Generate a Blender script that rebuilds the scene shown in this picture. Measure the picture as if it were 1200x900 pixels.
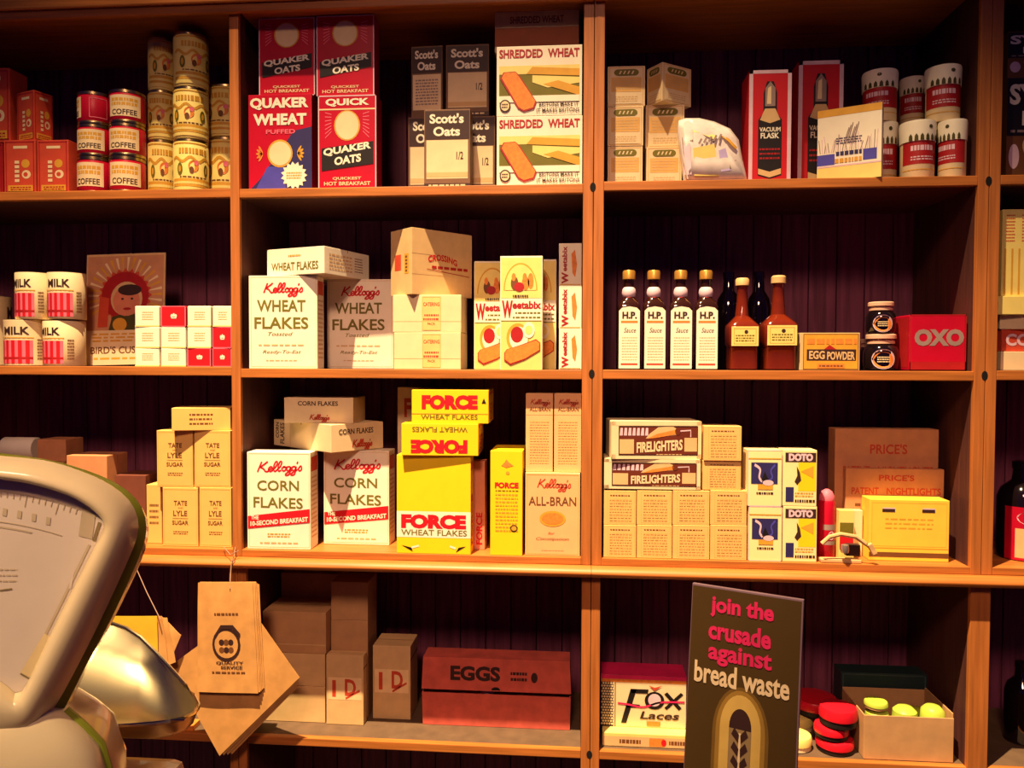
import bpy, bmesh, math, random
from mathutils import Vector, Matrix
random.seed(7)
for o in list(bpy.data.objects): bpy.data.objects.remove(o)
scn = bpy.context.scene
COL = scn.collection
# ------------------------------------------------------------------ camera
FPX = 900.0
CAM = Vector((0.4302, -1.9906, 1.5474))
YAW, PITCH, ROLL = 0.08169, -0.02867, -0.00327
RM = Matrix.Rotation(YAW, 3, 'Z') @ Matrix.Rotation(PITCH, 3, 'X') @ Matrix.Rotation(ROLL, 3, 'Y')
RIGHT, FWD, UP = RM.col[0].copy(), RM.col[1].copy(), RM.col[2].copy()
cd = bpy.data.cameras.new('camera'); cd.sensor_width = 36; cd.lens = 36 * FPX / 1200
cd.clip_start = 0.05; cd.clip_end = 50
cam = bpy.data.objects.new('camera', cd); COL.objects.link(cam)
cam.matrix_world = Matrix.Translation(CAM) @ Matrix((RIGHT, UP, -FWD)).transposed().to_4x4()
scn.camera = cam
# ------------------------------------------------------------------ light
w = bpy.data.worlds.new('World'); scn.world = w; w.use_nodes = True
bg = w.node_tree.nodes['Background']
bg.inputs[0].default_value = (0.14, 0.06, 0.95, 1); bg.inputs[1].default_value = 0.055

def spot(name, loc, target, energy, color, size_deg, blend, radius):
    l = bpy.data.lights.new(name, 'SPOT'); l.energy = energy; l.color = color
    l.spot_size = math.radians(size_deg); l.spot_blend = blend; l.shadow_soft_size = radius
    o = bpy.data.objects.new(name, l); COL.objects.link(o)
    o.location = loc
    o.rotation_euler = (Vector(target) - Vector(loc)).to_track_quat('-Z', 'Y').to_euler()
    return o
key = spot('ceiling_spotlight', (-0.36, -1.70, 6.55), (0.13, -0.02, 0.14), 6100, (1.0, 0.71, 0.40), 19.2, 1.0, 0.035)
zl = (Vector(key.location) - Vector((0.13, -0.02, 0.14))).normalized()
xl = (Vector((1, 0, 0)) - zl * zl.x).normalized(); yl = zl.cross(xl)
key.rotation_euler = Matrix((xl, yl, zl)).transposed().to_euler()
key.scale = (3.0, 1, 1)                 # a wide flat beam along the shelves
spot('counter_spotlight', (-0.72, -2.8, 3.3), (-0.12, -1.30, 1.20), 280, (1.0, 0.72, 0.44), 24, 1.0, 0.06)
fill = spot('fill_spotlight', (0.1, -3.2, 3.7), (0.1, 0, 1.22), 370, (1.0, 0.54, 0.36), 40, 1.0, 0.35)
fill.scale = (1.9, 1, 1)
scn.view_settings.view_transform = 'Standard'
scn.view_settings.look = 'None'
scn.view_settings.exposure = 0.0
scn.view_settings.gamma = 1.0
scn.view_settings.use_curve_mapping = False

# ------------------------------------------------------------------ pixel helpers (1200x900 frame)
def ray(px, py):
    return FWD + RIGHT * ((px - 600) / FPX) + UP * ((450 - py) / FPX)
def P(px, py, y):
    d = ray(px, py); t = (y - CAM.y) / d.y
    return CAM + d * t
def PD(px, py, D):
    return CAM + ray(px, py) * D
def PP(px, py, pt, n):
    d = ray(px, py); t = (pt - CAM).dot(n) / d.dot(n)
    return CAM + d * t
def WX(px, y, z):
    k = (px - 600) / FPX; a = RIGHT - FWD * k
    q = Vector((0, y, z)) - CAM
    return CAM.x + (-(a.y * q.y + a.z * q.z)) / a.x
def WZ(py, x, y):
    k = (450 - py) / FPX; a = UP - FWD * k
    q = Vector((x, y, 0)) - CAM
    return CAM.z + (-(a.x * q.x + a.y * q.y)) / a.z

# ------------------------------------------------------------------ materials
_M = {}
def srgb(c):
    f = lambda v: (v / 255 / 12.92) if v / 255 <= 0.04045 else ((v / 255 + 0.055) / 1.055) ** 2.4
    return tuple(f(v) for v in c)
def M(name, rgb=None, rough=0.6, metal=0.0, var=0.12, scale=25, coat=0.0, spec=0.35, kind=None):
    if name in _M: return _M[name]
    m = bpy.data.materials.new(name); m.use_nodes = True
    nt = m.node_tree; b = nt.nodes['Principled BSDF']
    c = srgb(rgb)
    b.inputs['Roughness'].default_value = rough; b.inputs['Metallic'].default_value = metal
    b.inputs['Specular IOR Level'].default_value = spec
    b.inputs['Coat Weight'].default_value = coat
    tc = nt.nodes.new('ShaderNodeTexCoord'); mp = nt.nodes.new('ShaderNodeMapping')
    nt.links.new(tc.outputs['Object'], mp.inputs[0])
    if kind == 'glass':
        b.inputs['Transmission Weight'].default_value = 0.25
    if kind in ('wx', 'wz'):
        mp.inputs['Scale'].default_value = (1.5, 30, 30) if kind == 'wx' else (30, 30, 1.5)
        scale = 3
    nz = nt.nodes.new('ShaderNodeTexNoise'); nz.inputs['Scale'].default_value = scale
    nz.inputs['Detail'].default_value = 5
    nt.links.new(mp.outputs[0], nz.inputs['Vector'])
    rp = nt.nodes.new('ShaderNodeValToRGB')
    rp.color_ramp.elements[0].position = 0.3; rp.color_ramp.elements[1].position = 0.7
    rp.color_ramp.elements[0].color = tuple(max(0, v * (1 - var)) for v in c) + (1,)
    rp.color_ramp.elements[1].color = tuple(min(1, v * (1 + var * .6)) for v in c) + (1,)
    nt.links.new(nz.outputs[0], rp.inputs[0]); nt.links.new(rp.outputs[0], b.inputs['Base Color'])
    if kind in ('wx', 'wz', 'bump'):
        bp = nt.nodes.new('ShaderNodeBump'); bp.inputs['Strength'].default_value = 0.25; bp.inputs['Distance'].default_value = 0.002
        nt.links.new(nz.outputs[0], bp.inputs['Height']); nt.links.new(bp.outputs[0], b.inputs['Normal'])
    _M[name] = m
    return m
PINE_X = M('pine_grain_across', (178, 106, 46), .45, var=.3, kind='wx')
PINE_Z = M('pine_grain_upright', (178, 106, 50), .45, var=.3, kind='wz')
SHELFTOP = PINE_X
SHADE_WOOD = M('shade_darkened_wood', (84, 46, 40), .6, var=.3, kind='wz')  # shelf wood darkened in its colour to carry the shade inside the bays
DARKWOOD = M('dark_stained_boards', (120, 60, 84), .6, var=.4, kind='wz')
HOLE = M('dark_hole', (12, 5, 5), .9)
WHITE = M('white_card', (240, 232, 205), .55, var=.05)
CREAM = M('cream_card', (232, 208, 160), .6, var=.07)
BUFF = M('buff_card', (214, 178, 122), .65, var=.1)
KRAFT = M('kraft_paper', (205, 150, 84), .7, var=.16)
CARTON = M('brown_carton', (190, 146, 98), .75, var=.12)
PINKCARD = M('pinkish_carton', (206, 140, 92), .75, var=.12)
RED = M('red_print', (200, 22, 34), .5, var=.05)
DRED = M('deep_red_card', (168, 26, 30), .5, var=.12)
CRIM = M('crimson_tin', (186, 14, 44), .35, var=.08)
ORRED = M('orange_red_card', (200, 70, 44), .6, var=.14)
BLACK = M('black_print', (26, 20, 20), .5)
DBROWN = M('dark_brown_print', (58, 34, 30), .55)
BROWN = M('brown_print', (112, 68, 32), .6)
OLIVE = M('olive_print', (112, 104, 24), .6)
DOLIVE = M('dark_olive_print', (72, 66, 22), .6)
NAVY = M('navy_print', (44, 38, 92), .55)
BLUE = M('blue_print', (72, 68, 170), .55)
YEL = M('yellow_card', (246, 206, 24), .5, var=.04)
PYEL = M('pale_yellow_label', (236, 214, 120), .5, var=.08)
ORANGE = M('orange_print', (232, 134, 52), .55, var=.2, scale=120)
GOLD = M('golden_print', (214, 158, 48), .55)
PINK = M('pink_print', (232, 110, 130), .55)
HOTPINK = M('hot_pink_letters', (222, 40, 96), .5)
LILAC = M('lilac_border', (224, 190, 200), .5)
GREY = M('grey_print', (150, 128, 120), .6)
GRN = M('lime_green_lid', (178, 196, 70), .4)
TINMET = M('tin_metal', (190, 170, 120), .28, metal=1.0)
BRASS = M('polished_pan_metal', (226, 206, 156), .27, metal=1.0, var=.06, scale=6)
SAUCE = M('brown_sauce_glass', (112, 36, 16), .12, coat=.6, spec=.6)
DGLASS = M('dark_bottle_glass', (20, 12, 16), .08, coat=.6, spec=.6)
DSAUCE = M('dark_sauce_glass', (48, 22, 14), .1, coat=.6, spec=.6)
ENAMEL = M('cream_enamel', (226, 206, 158), .22, coat=.5, var=.04)
DIAL = M('dial_card', (222, 206, 182), .4, coat=.4, var=.08, scale=9)
GREENB = M('green_enamel_band', (132, 140, 40), .3)
STRING = M('string', (150, 120, 100), .8)
EGGBOX = M('red_fibre_board', (206, 92, 76), .85, var=.2, kind='bump')
SIGNB = M('sign_brown', (76, 56, 20), .5, var=.05)
COUNTERM = M('counter_wood', (110, 64, 34), .4, var=.3, kind='wx')
FLOORM = M('floor_boards', (60, 38, 26), .6, var=.3, kind='wx')

# ------------------------------------------------------------------ mesh builder
_T = {}
def text2d(s, bold=0.0, shear=0.0):
    k = (s, bold, shear)
    if k in _T: return _T[k]
    c = bpy.data.curves.new('t', 'FONT'); c.body = s; c.offset = bold; c.shear = shear; c.resolution_u = 3
    o = bpy.data.objects.new('t', c); COL.objects.link(o)
    dg = bpy.context.evaluated_depsgraph_get(); dg.update()
    e = o.evaluated_get(dg); me = e.to_mesh()
    vs = [(v.co.x, v.co.y) for v in me.vertices]; fs = [tuple(p.vertices) for p in me.polygons]
    e.to_mesh_clear(); bpy.data.objects.remove(o); bpy.data.curves.remove(c)
    x0 = min(v[0] for v in vs); x1 = max(v[0] for v in vs); y0 = min(v[1] for v in vs); y1 = max(v[1] for v in vs)
    vs = [((v[0] - x0) / (x1 - x0), (v[1] - y0) / (y1 - y0)) for v in vs]
    _T[k] = (vs, fs); return _T[k]

class MB:
    def __init__(s): s.v = []; s.f = []; s.m = []; s.sm = []; s.mats = []
    def mi(s, m):
        if m not in s.mats: s.mats.append(m)
        return s.mats.index(m)
    def add(s, vs, fs, m, smooth=False):
        n = len(s.v); s.v += [tuple(v) for v in vs]; i = s.mi(m)
        for f in fs: s.f.append(tuple(k + n for k in f)); s.m.append(i); s.sm.append(smooth)
    def bm(s, b, m, smooth=False):
        b.verts.index_update()
        s.add([v.co.copy() for v in b.verts], [[v.index for v in f.verts] for f in b.faces], m, smooth); b.free()
    def box(s, a, b, m, bev=0.0012, mat=None):
        B = bmesh.new(); bmesh.ops.create_cube(B, size=1)
        for v in B.verts:
            v.co = Vector([(a[i] + b[i]) / 2 + v.co[i] * (b[i] - a[i]) for i in range(3)])
        if bev: bmesh.ops.bevel(B, geom=B.edges[:], offset=bev, segments=2, affect='EDGES', profile=.6)
        if mat is not None: bmesh.ops.transform(B, matrix=mat, verts=B.verts)
        s.bm(B, m)
    def lathe(s, prof, m, n=36, c=(0, 0, 0), mat=None):
        vs = []; fs = []
        for r, z in prof:
            for k in range(n):
                a = 2 * math.pi * k / n
                p = Vector((c[0] + r * math.cos(a), c[1] + r * math.sin(a), c[2] + z)); vs.append(mat @ p if mat else p)
        for i in range(len(prof) - 1):
            for k in range(n):
                j = (k + 1) % n
                fs.append((i * n + k, i * n + j, (i + 1) * n + j, (i + 1) * n + k))
        fs.append(tuple(range(n))[::-1]); fs.append(tuple((len(prof) - 1) * n + k for k in range(n)))
        s.add(vs, fs, m, True)
    def loft(s, rings, m, caps=True, smooth=True, closed=True):
        n = len(rings[0]); vs = [p for r in rings for p in r]; fs = []
        for i in range(len(rings) - 1):
            for k in range(n if closed else n - 1):
                j = (k + 1) % n
                fs.append((i * n + k, i * n + j, (i + 1) * n + j, (i + 1) * n + k))
        if caps: fs.append(tuple(range(n))[::-1]); fs.append(tuple((len(rings) - 1) * n + k for k in range(n)))
        s.add(vs, fs, m, smooth)
    def tube(s, pts, r, m, n=8):
        rings = []
        for i, p in enumerate(pts):
            a = Vector(pts[max(0, i - 1)]); b = Vector(pts[min(len(pts) - 1, i + 1)])
            t = (b - a).normalized(); u = t.orthogonal().normalized(); v = t.cross(u)
            rings.append([Vector(p) + (u * math.cos(2 * math.pi * k / n) + v * math.sin(2 * math.pi * k / n)) * r for k in range(n)])
        s.loft(rings, m)
    def build(s, name, parent=None, loc=None, rot=None):
        me = bpy.data.meshes.new(name)
        me.from_pydata(s.v, [], s.f)
        for mm in s.mats: me.materials.append(mm)
        for i, p in enumerate(me.polygons): p.material_index = s.m[i]; p.use_smooth = s.sm[i]
        me.update()
        if any(s.sm):
            try: me.set_sharp_from_angle(angle=math.radians(40))
            except Exception: pass
        o = bpy.data.objects.new(name, me); COL.objects.link(o)
        if parent: o.parent = parent
        if loc is not None: o.location = loc
        if rot is not None: o.rotation_euler = rot
        return o
def tag(o, label=None, cat=None, group=None, kind=None):
    if label: o['label'] = label
    if cat: o['category'] = cat
    if group: o['group'] = group
    if kind: o['kind'] = kind
    return o
def thing(name, label, cat, loc, rz=0, group=None):
    o = bpy.data.objects.new(name, None); COL.objects.link(o); o.empty_display_size = .05
    o.location = loc; o.rotation_euler = (0, 0, rz)
    return tag(o, label, cat, group)

class Face:
    """printed face: (u,v) fractions of a panel mapped into the mesh"""
    def __init__(s, mb, fn): s.mb = mb; s.fn = fn
    def pts(s, l, L): return [s.fn(u, v, 0.0003 * (L + 1)) for u, v in l]
    def poly(s, l, m, L=0): s.mb.add(s.pts(l, L), [tuple(range(len(l)))], m)
    def rect(s, u0, v0, u1, v1, m, L=0, n=1):
        l = [(u0 + (u1 - u0) * i / n, v0) for i in range(n + 1)] + [(u0 + (u1 - u0) * i / n, v1) for i in range(n + 1)]
        s.mb.add(s.pts(l, L), [(i, i + 1, n + 2 + i, n + 1 + i) for i in range(n)], m)
    def frame(s, u0, v0, u1, v1, t, m, L=0, ta=None):
        t2 = ta or t
        s.rect(u0, v0, u1, v0 + t2, m, L, 4); s.rect(u0, v1 - t2, u1, v1, m, L, 4); s.rect(u0, v0, u0 + t, v1, m, L); s.rect(u1 - t, v0, u1, v1, m, L)
    def ell(s, u, v, a, b, m, L=0, n=22, rot=0, a0=0, a1=360):
        l = []
        for k in range(n + 1):
            t = math.radians(a0 + (a1 - a0) * k / n); x = a * math.cos(t); y = b * math.sin(t)
            l.append((u + x * math.cos(rot) - y * math.sin(rot), v + x * math.sin(rot) + y * math.cos(rot)))
        if a1 - a0 >= 360: l = l[:-1]
        s.poly(l, m, L)
    def star(s, u, v, a, b, k, m, L=0, inner=.7):
        l = []
        for i in range(2 * k):
            r = 1 if i % 2 == 0 else inner; t = math.pi * i / k
            l.append((u + a * r * math.cos(t), v + b * r * math.sin(t)))
        n = len(l)
        s.mb.add(s.pts(l + [(u, v)], L), [(i, (i + 1) % n, n) for i in range(n)], m)
    def line(s, l, wd, m, L=0, asp=1.0):
        """ribbon of width wd (fraction of u); asp = width/height of the panel"""
        n = len(l); A = []; B = []
        for i in range(n):
            a = l[max(0, i - 1)]; b = l[min(n - 1, i + 1)]
            dx = b[0] - a[0]; dy = (b[1] - a[1]) / asp; d = math.hypot(dx, dy) or 1
            nx = -dy / d * wd / 2; ny = dx / d * wd / 2 * asp
            A.append((l[i][0] + nx, l[i][1] + ny)); B.append((l[i][0] - nx, l[i][1] - ny))
        s.mb.add(s.pts(A + B, L), [(i, i + 1, n + i + 1, n + i) for i in range(n - 1)], m)
    def text(s, t, u0, v0, u1, v1, m, L=1, bold=0.02, shear=0.0, slope=0.0, rot=0, arch=0.0):
        vs, fs = text2d(t, bold, shear); out = []
        for x, y in vs:
            if rot == 90: x, y = 1 - y, x
            elif rot == -90: x, y = y, 1 - x
            u = u0 + (u1 - u0) * x; v = v0 + (v1 - v0) * y + slope * x + arch * (1 - (2 * x - 1) ** 2)
            out.append((u, v))
        s.mb.add(s.pts(out, L), fs, m)
    def lines(s, u0, v0, u1, v1, n, m, L=1, fill=.5, seed=1):
        """rows of unreadable small print"""
        R = random.Random(seed); h = (v1 - v0) / n
        for i in range(n):
            v = v1 - (i + .5) * h; u = u0
            while u < u1 - .01:
                wl = min(R.uniform(.05, .16) * (u1 - u0) + .004, u1 - u)
                s.rect(u, v - h * fill / 2, u + wl, v + h * fill / 2, m, L); u += wl + .035 * (u1 - u0)
# handwriting strokes for the red script name on the cereal boxes
def _sm(pts, k=6):
    out = []
    for i in range(len(pts) - 1):
        p0 = pts[max(0, i - 1)]; p1 = pts[i]; p2 = pts[i + 1]; p3 = pts[min(len(pts) - 1, i + 2)]
        for j in range(k):
            t = j / k
            out.append(tuple(.5 * (2 * p1[a] + (p2[a] - p0[a]) * t + (2 * p0[a] - 5 * p1[a] + 4 * p2[a] - p3[a]) * t * t + (3 * p1[a] - p0[a] - 3 * p2[a] + p3[a]) * t ** 3) for a in (0, 1)))
    out.append(pts[-1]); return out
def _e(x): return [(x - .1, .18), (x + .12, .3), (x + .16, .45), (x + .05, .5), (x - .06, .28), (x + .02, .03), (x + .2, .12)]
def _l(x): return [(x - .1, .12), (x + .12, .5), (x + .22, .92), (x + .12, 1.0), (x, .55), (x + .02, .05), (x + .18, .12)]
def _o(x): return [(x + .08, .48), (x - .06, .3), (x + .02, .03), (x + .18, .18), (x + .12, .46), (x + .02, .44), (x + .26, .4)]
def _g(x): return [(x + .16, .45), (x - .02, .42), (x - .04, .1), (x + .1, .08), (x + .2, .45), (x + .1, -.3), (x - .1, -.42), (x - .1, -.25), (x + .26, .12)]
def _s(x): return [(x - .08, .1), (x + .1, .5), (x + .16, .2), (x + .06, .0), (x - .04, .08)]
SCRIPT = [[(0, .02), (.12, .5), (.26, 1.05)], [(.62, 1.05), (.36, .72), (.14, .5)], [(.14, .5), (.34, .35), (.5, .02), (.66, .08)],
          _e(.72), _l(.98), _l(1.24), _o(1.52), _g(1.8), _g(2.12), [(2.42, .95), (2.36, .72)], _s(2.48)]
def script(F, u0, v0, u1, v1, m, L=1, wd=.016, asp=.75, slope=0.0):
    for st in SCRIPT:
        l = [(u0 + (u1 - u0) * (x + .1) / 2.8, v0 + (v1 - v0) * (y + .05) + slope * x / 2.8) for x, y in _sm(st, 4)]
        F.line(l, wd, m, L, asp)

def panel(mb, o, u, v, w_, h_):
    o = Vector(o); u = Vector(u); v = Vector(v); n = u.cross(v).normalized()
    return Face(mb, lambda a, b, d: o + u * (w_ * a) + v * (h_ * b) + n * d)

class Box:
    pass
def crate(name, label, cat, group, mat, L, R, top, base, depth, front=None, side=None, left=None, topf=None, bev=.0012, seam=True, tilt=0.0, lidline=None):
    """a carton: L=(px,y) and R=(px,y) are its front upright edges, top = pixel row of its top edge, base = height it stands at"""
    zg = base + .05
    xa = WX(L[0], L[1], zg); xb = WX(R[0], R[1], zg)
    wd = math.hypot(xb - xa, R[1] - L[1]); ang = math.atan2(R[1] - L[1], xb - xa)
    mx, my = (xa + xb) / 2, (L[1] + R[1]) / 2
    h = WZ(top, mx, my) - base
    return crate_m(name, label, cat, group, mat, (mx, my, base), ang, wd, depth, h, front, side, left, topf, bev, seam, tilt)
def crate_m(name, label, cat, group, mat, loc, ang, wd, depth, h, front=None, side=None, left=None, topf=None, bev=.0012, seam=True, tilt=0.0):
    mb = MB(); mb.box((-wd / 2, 0, 0), (wd / 2, depth, h), mat, bev)
    F = panel(mb, (-wd / 2, 0, 0), (1, 0, 0), (0, 0, 1), wd, h)
    S = panel(mb, (wd / 2, 0, 0), (0, 1, 0), (0, 0, 1), depth, h)
    Lf = panel(mb, (-wd / 2, depth, 0), (0, -1, 0), (0, 0, 1), depth, h)
    T = panel(mb, (-wd / 2, 0, h), (1, 0, 0), (0, 1, 0), wd, depth)
    if seam:
        T.rect(.02, .49, .98, .51, BROWN)
        for q in (S, Lf): q.line([(.5, .99), (.5, .9)], .012, BROWN, 0, depth / h)
    if front: front(F)
    if side: side(S)
    if left: left(Lf)
    if topf: topf(T)
    o = mb.build(name, loc=loc, rot=(0, tilt, ang)); tag(o, label, cat, group)
    b = Box(); b.o = o; b.top = loc[2] + h; b.w = wd; b.h = h; b.d = depth
    return b
def crate2(name, label, cat, group, mat, C, pxL, pxR, top, base, theta, front=None, left=None, seam=True):
    """a carton turned with one upright edge C=(px,y) towards us"""
    th = math.radians(theta); z = base + .05
    cx = WX(C[0], C[1], z); cy = C[1]
    def solve(px, dx, dy):
        k = (px - 600) / FPX; a = RIGHT - FWD * k
        q = Vector((cx, cy, z)) - CAM
        return -a.dot(q) / a.dot(Vector((dx, dy, 0)))
    wd = solve(pxR, math.cos(th), math.sin(th)); dp = solve(pxL, -math.sin(th), math.cos(th))
    h = WZ(top, cx, cy) - base
    loc = (cx + math.cos(th) * wd / 2, cy + math.sin(th) * wd / 2, base)
    return crate_m(name, label, cat, group, mat, loc, th, wd, dp, h, front, None, left, None, .0012, seam)

# ------------------------------------------------------------------ floor, shelving
def struct(name, a, b, m, bev=0):
    mb = MB(); mb.box(a, b, m, bev); o = mb.build(name); o['kind'] = 'structure'; return o
struct('floor', (-3, -4.5, -.05), (4, .6, 0), FLOORM)
struct('wall_back', (-3, .42, 0), (4, .50, 3.0), M('dark_wall', (48, 34, 40), .8))
X1, X2, X3 = -0.475, 0.475, 1.443
X0, X4 = -1.46, 2.42
DEP = .36
Z1, Z2, Z3, Z4 = 2.0075, 1.5290, 1.0390, 0.5310
TH = .024
ZB3 = Z3 - .019                     # underside of the upper units = top of worktop
ZH = 2.463
def bay_z(row, bay):                # old joinery: each board sits a touch differently
    adj = {(1, 1): 0, (1, 2): -.002, (1, 3): .0025, (1, 4): .003, (2, 1): .003, (2, 2): -.002, (2, 3): -.001, (2, 4): .001}
    return (None, Z1, Z2, Z3, Z4)[row] + adj.get((row, bay), 0)
XB = {1: (X0, X1), 2: (X1, X2), 3: (X2, X3), 4: (X3, X4)}
PT = .0125
def upright(parent, x0, x1, z0, z1, holes=()):
    mb = MB(); mb.box((x0, 0, z0), (x1, .014, z1), PINE_Z, .0015); mb.box((x0 + .0006, .0142, z0), (x1 - .0006, DEP, z1), SHADE_WOOD, .001)
    F = panel(mb, (x0, 0, z0), (1, 0, 0), (0, 0, 1), x1 - x0, z1 - z0)
    for (u, z, ww, hh) in holes:
        F.ell(u, (z - z0) / (z1 - z0), ww / (x1 - x0), hh / (z1 - z0), HOLE, 0)
    return mb.build('upright', parent)
def shelf(parent, bay, row, x0, x1):
    z = bay_z(row, bay)
    mb = MB(); mb.box((x0, .001, z - TH), (x1, .02, z), PINE_X, .002); mb.box((x0, .0202, z - TH + .001), (x1, DEP, z - .0002), SHADE_WOOD, .001)
    return mb.build('shelf_board', parent)
def backing(parent, x0, x1, z0, z1, seed=0):
    mb = MB(); n = max(1, round((x1 - x0) / .082)); wv = (x1 - x0) / n
    for i in range(n):
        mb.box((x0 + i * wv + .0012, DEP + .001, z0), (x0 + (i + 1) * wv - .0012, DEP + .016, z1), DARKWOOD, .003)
    mb.box((x0, DEP + .016, z0), (x1, DEP + .02, z1), HOLE, 0)
    return mb.build('back_boards', parent)
def upper_unit(label, bays, xs):
    t = thing('shelf_unit', label, 'shelf unit', ((xs[0] + xs[-1]) / 2, 0, ZB3 + .0005))
    inv = Vector(t.location)
    made = []
    for i, x in enumerate(xs):
        if 0 < i < len(xs) - 1: a, b = x - PT, x + PT
        elif i == 0: a, b = x + .0008, x + .0265
        else: a, b = x - .0265, x - .0008
        hs = []
        if i == len(xs) - 1: hs = [(.97, z, .0075, .012) for z in (Z1 - .012, Z2 - .012)]
        made.append(upright(t, a, b, ZB3 + .0005, ZH + .09, hs))
    for bi, bay in enumerate(bays):
        a = xs[bi] + (.0265 if bi == 0 else PT); b = xs[bi + 1] - (.0265 if bi == len(bays) - 1 else PT)
        for row in (1, 2): made.append(shelf(t, bay, row, a, b))
        mb = MB(); mb.box((a, .0005, ZB3 + .0005), (b, DEP, Z3), PINE_X, .0015); made.append(mb.build('bottom_board', t))
        mb = MB(); mb.box((a, .0, ZH + .01), (b, DEP, ZH + .03), PINE_X, .0015); made.append(mb.build('top_board', t))
    mb = MB(); mb.box((xs[0] + .001, -.016, ZH), (xs[-1] - .001, -.001, ZH + .16), PINE_X, .003)
    mb.box((xs[0] + .001, -.026, ZH + .022), (xs[-1] - .001, -.016, ZH + .05), PINE_X, .004)
    made.append(mb.build('header_board', t))
    made.append(backing(t, xs[0] + .001, xs[-1] - .001, ZB3 + .0005, ZH + .1))
    for o in made: o.location = -inv
    return t
upper_unit('left pine wall shelf unit of two bays with a slim middle post', [1, 2], [X0, X1, X2])
upper_unit('middle pine wall shelf unit holding bottles, firelighters and small boxes', [3], [X2, X3])
upper_unit('right pine wall shelf unit mostly cut off by the frame', [4], [X3, X4])
LIPY = -.030
def worktop(parent, x0, x1):
    mb = MB(); zt = ZB3; zb = zt - .029
    prof = [(DEP + .02, zt), (-.006, zt), (-.016, zt - .0015), (-.025, zt - .006), (LIPY, zt - .0125), (LIPY, zt - .017), (-.026, zt - .023), (-.016, zt - .0275), (.0, zb), (DEP + .02, zb)]
    rings = [[Vector((x, y, z)) for y, z in prof] for x in (x0, x1)]
    mb.loft(rings, PINE_X, True, True)
    return mb.build('worktop', parent)
def base_unit(label, bays, xs):
    t = thing('base_unit', label, 'shelf unit', ((xs[0] + xs[-1]) / 2, 0, 0)); inv = Vector(t.location); made = []
    zt = ZB3 - .0295
    for i, x in enumerate(xs):
        if 0 < i < len(xs) - 1: a, b = x - .024, x + .024
        elif i == 0: a, b = x + .0008, x + .024
        else: a, b = x - .024, x - .0008
        hs = [(.97, Z4 - .010, .0075, .011)] if i == len(xs) - 1 else []
        made.append(upright(t, a, b, 0.001, zt, hs))
    for bi, bay in enumerate(bays):
        a = xs[bi] + .0243; b = xs[bi + 1] - .0243
        mb = MB(); mb.box((a, .001, Z4 - .022), (b, .02, Z4), PINE_X, .002); mb.box((a, .0202, Z4 - .021), (b, DEP, Z4 - .0002), M('grey_tan_shelf_top', (96, 74, 54), .7, var=.2), .001); made.append(mb.build('shelf_board', t))  # board behind the pine front strip is darker and greyer
    made.append(backing(t, xs[0] + .001, xs[-1] - .001, .002, zt))
    made.append(worktop(t, xs[0] + .0006, xs[-1] - .0006))
    for o in made: o.location = -inv
    return t
base_unit('left base unit with rounded worktop edge behind the scale', [1], [X0, X1])
base_unit('middle base unit with rounded worktop edge above egg box and cartons', [2], [X1, X2])
base_unit('right base unit with rounded worktop edge behind the bread waste sign', [3, 4], [X2, X3, X4])
def S(row, bay): return bay_z(row, bay) + .0004

# ------------------------------------------------------------------ ROW 1
# bay 1: red boxes
def red_front(F):
    F.frame(.05, .03, .95, .97, .03, DRED, 0, .02)
    F.rect(.30, .84, .74, .89, CREAM)
    [F.rect(.34, .22 + k * .085, .48, .275 + k * .085, CREAM, 1) for k in range(5)]
    F.ell(.68, .56, .13, .08, GOLD); F.ell(.70, .36, .14, .08, CREAM); F.ell(.68, .36, .07, .04, ORRED, 1)
    F.rect(.12, .04, .9, .16, GOLD, 0)
    F.lines(.2, .06, .85, .14, 2, DRED, 1)
z = S(1, 1)
a = crate('cocoa_box', 'front red orange upright box, left of two beside the coffee tins', 'box', 'red boxes on the top left shelf', ORRED, (5, .03), (42, .03), 164, z, .07, red_front)
b = crate('cocoa_box', 'front red orange upright box standing next to the coffee tins', 'box', 'red boxes on the top left shelf', ORRED, (44, .03), (80.5, .03), 164, z, .075, red_front)
crate2('cocoa_box', 'red box turned cornerwise on top of two upright red boxes', 'box', 'red boxes on the top left shelf', ORRED, (40, .035), 20, 62, 105, max(a.top, b.top) + .0005, 70, red_front, red_front)
d = crate('cocoa_box', 'dark red lower box at the left frame edge under another', 'box', 'red boxes on the top left shelf', DRED, (-34, .05), (3.5, .05), 168, z, .07, red_front)
crate('cocoa_box', 'red box at the left frame edge standing on a dark red box', 'box', 'red boxes on the top left shelf', ORRED, (-28, .05), (12, .05), 80, max(a.top, d.top) + .0005, .07, red_front)

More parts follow.
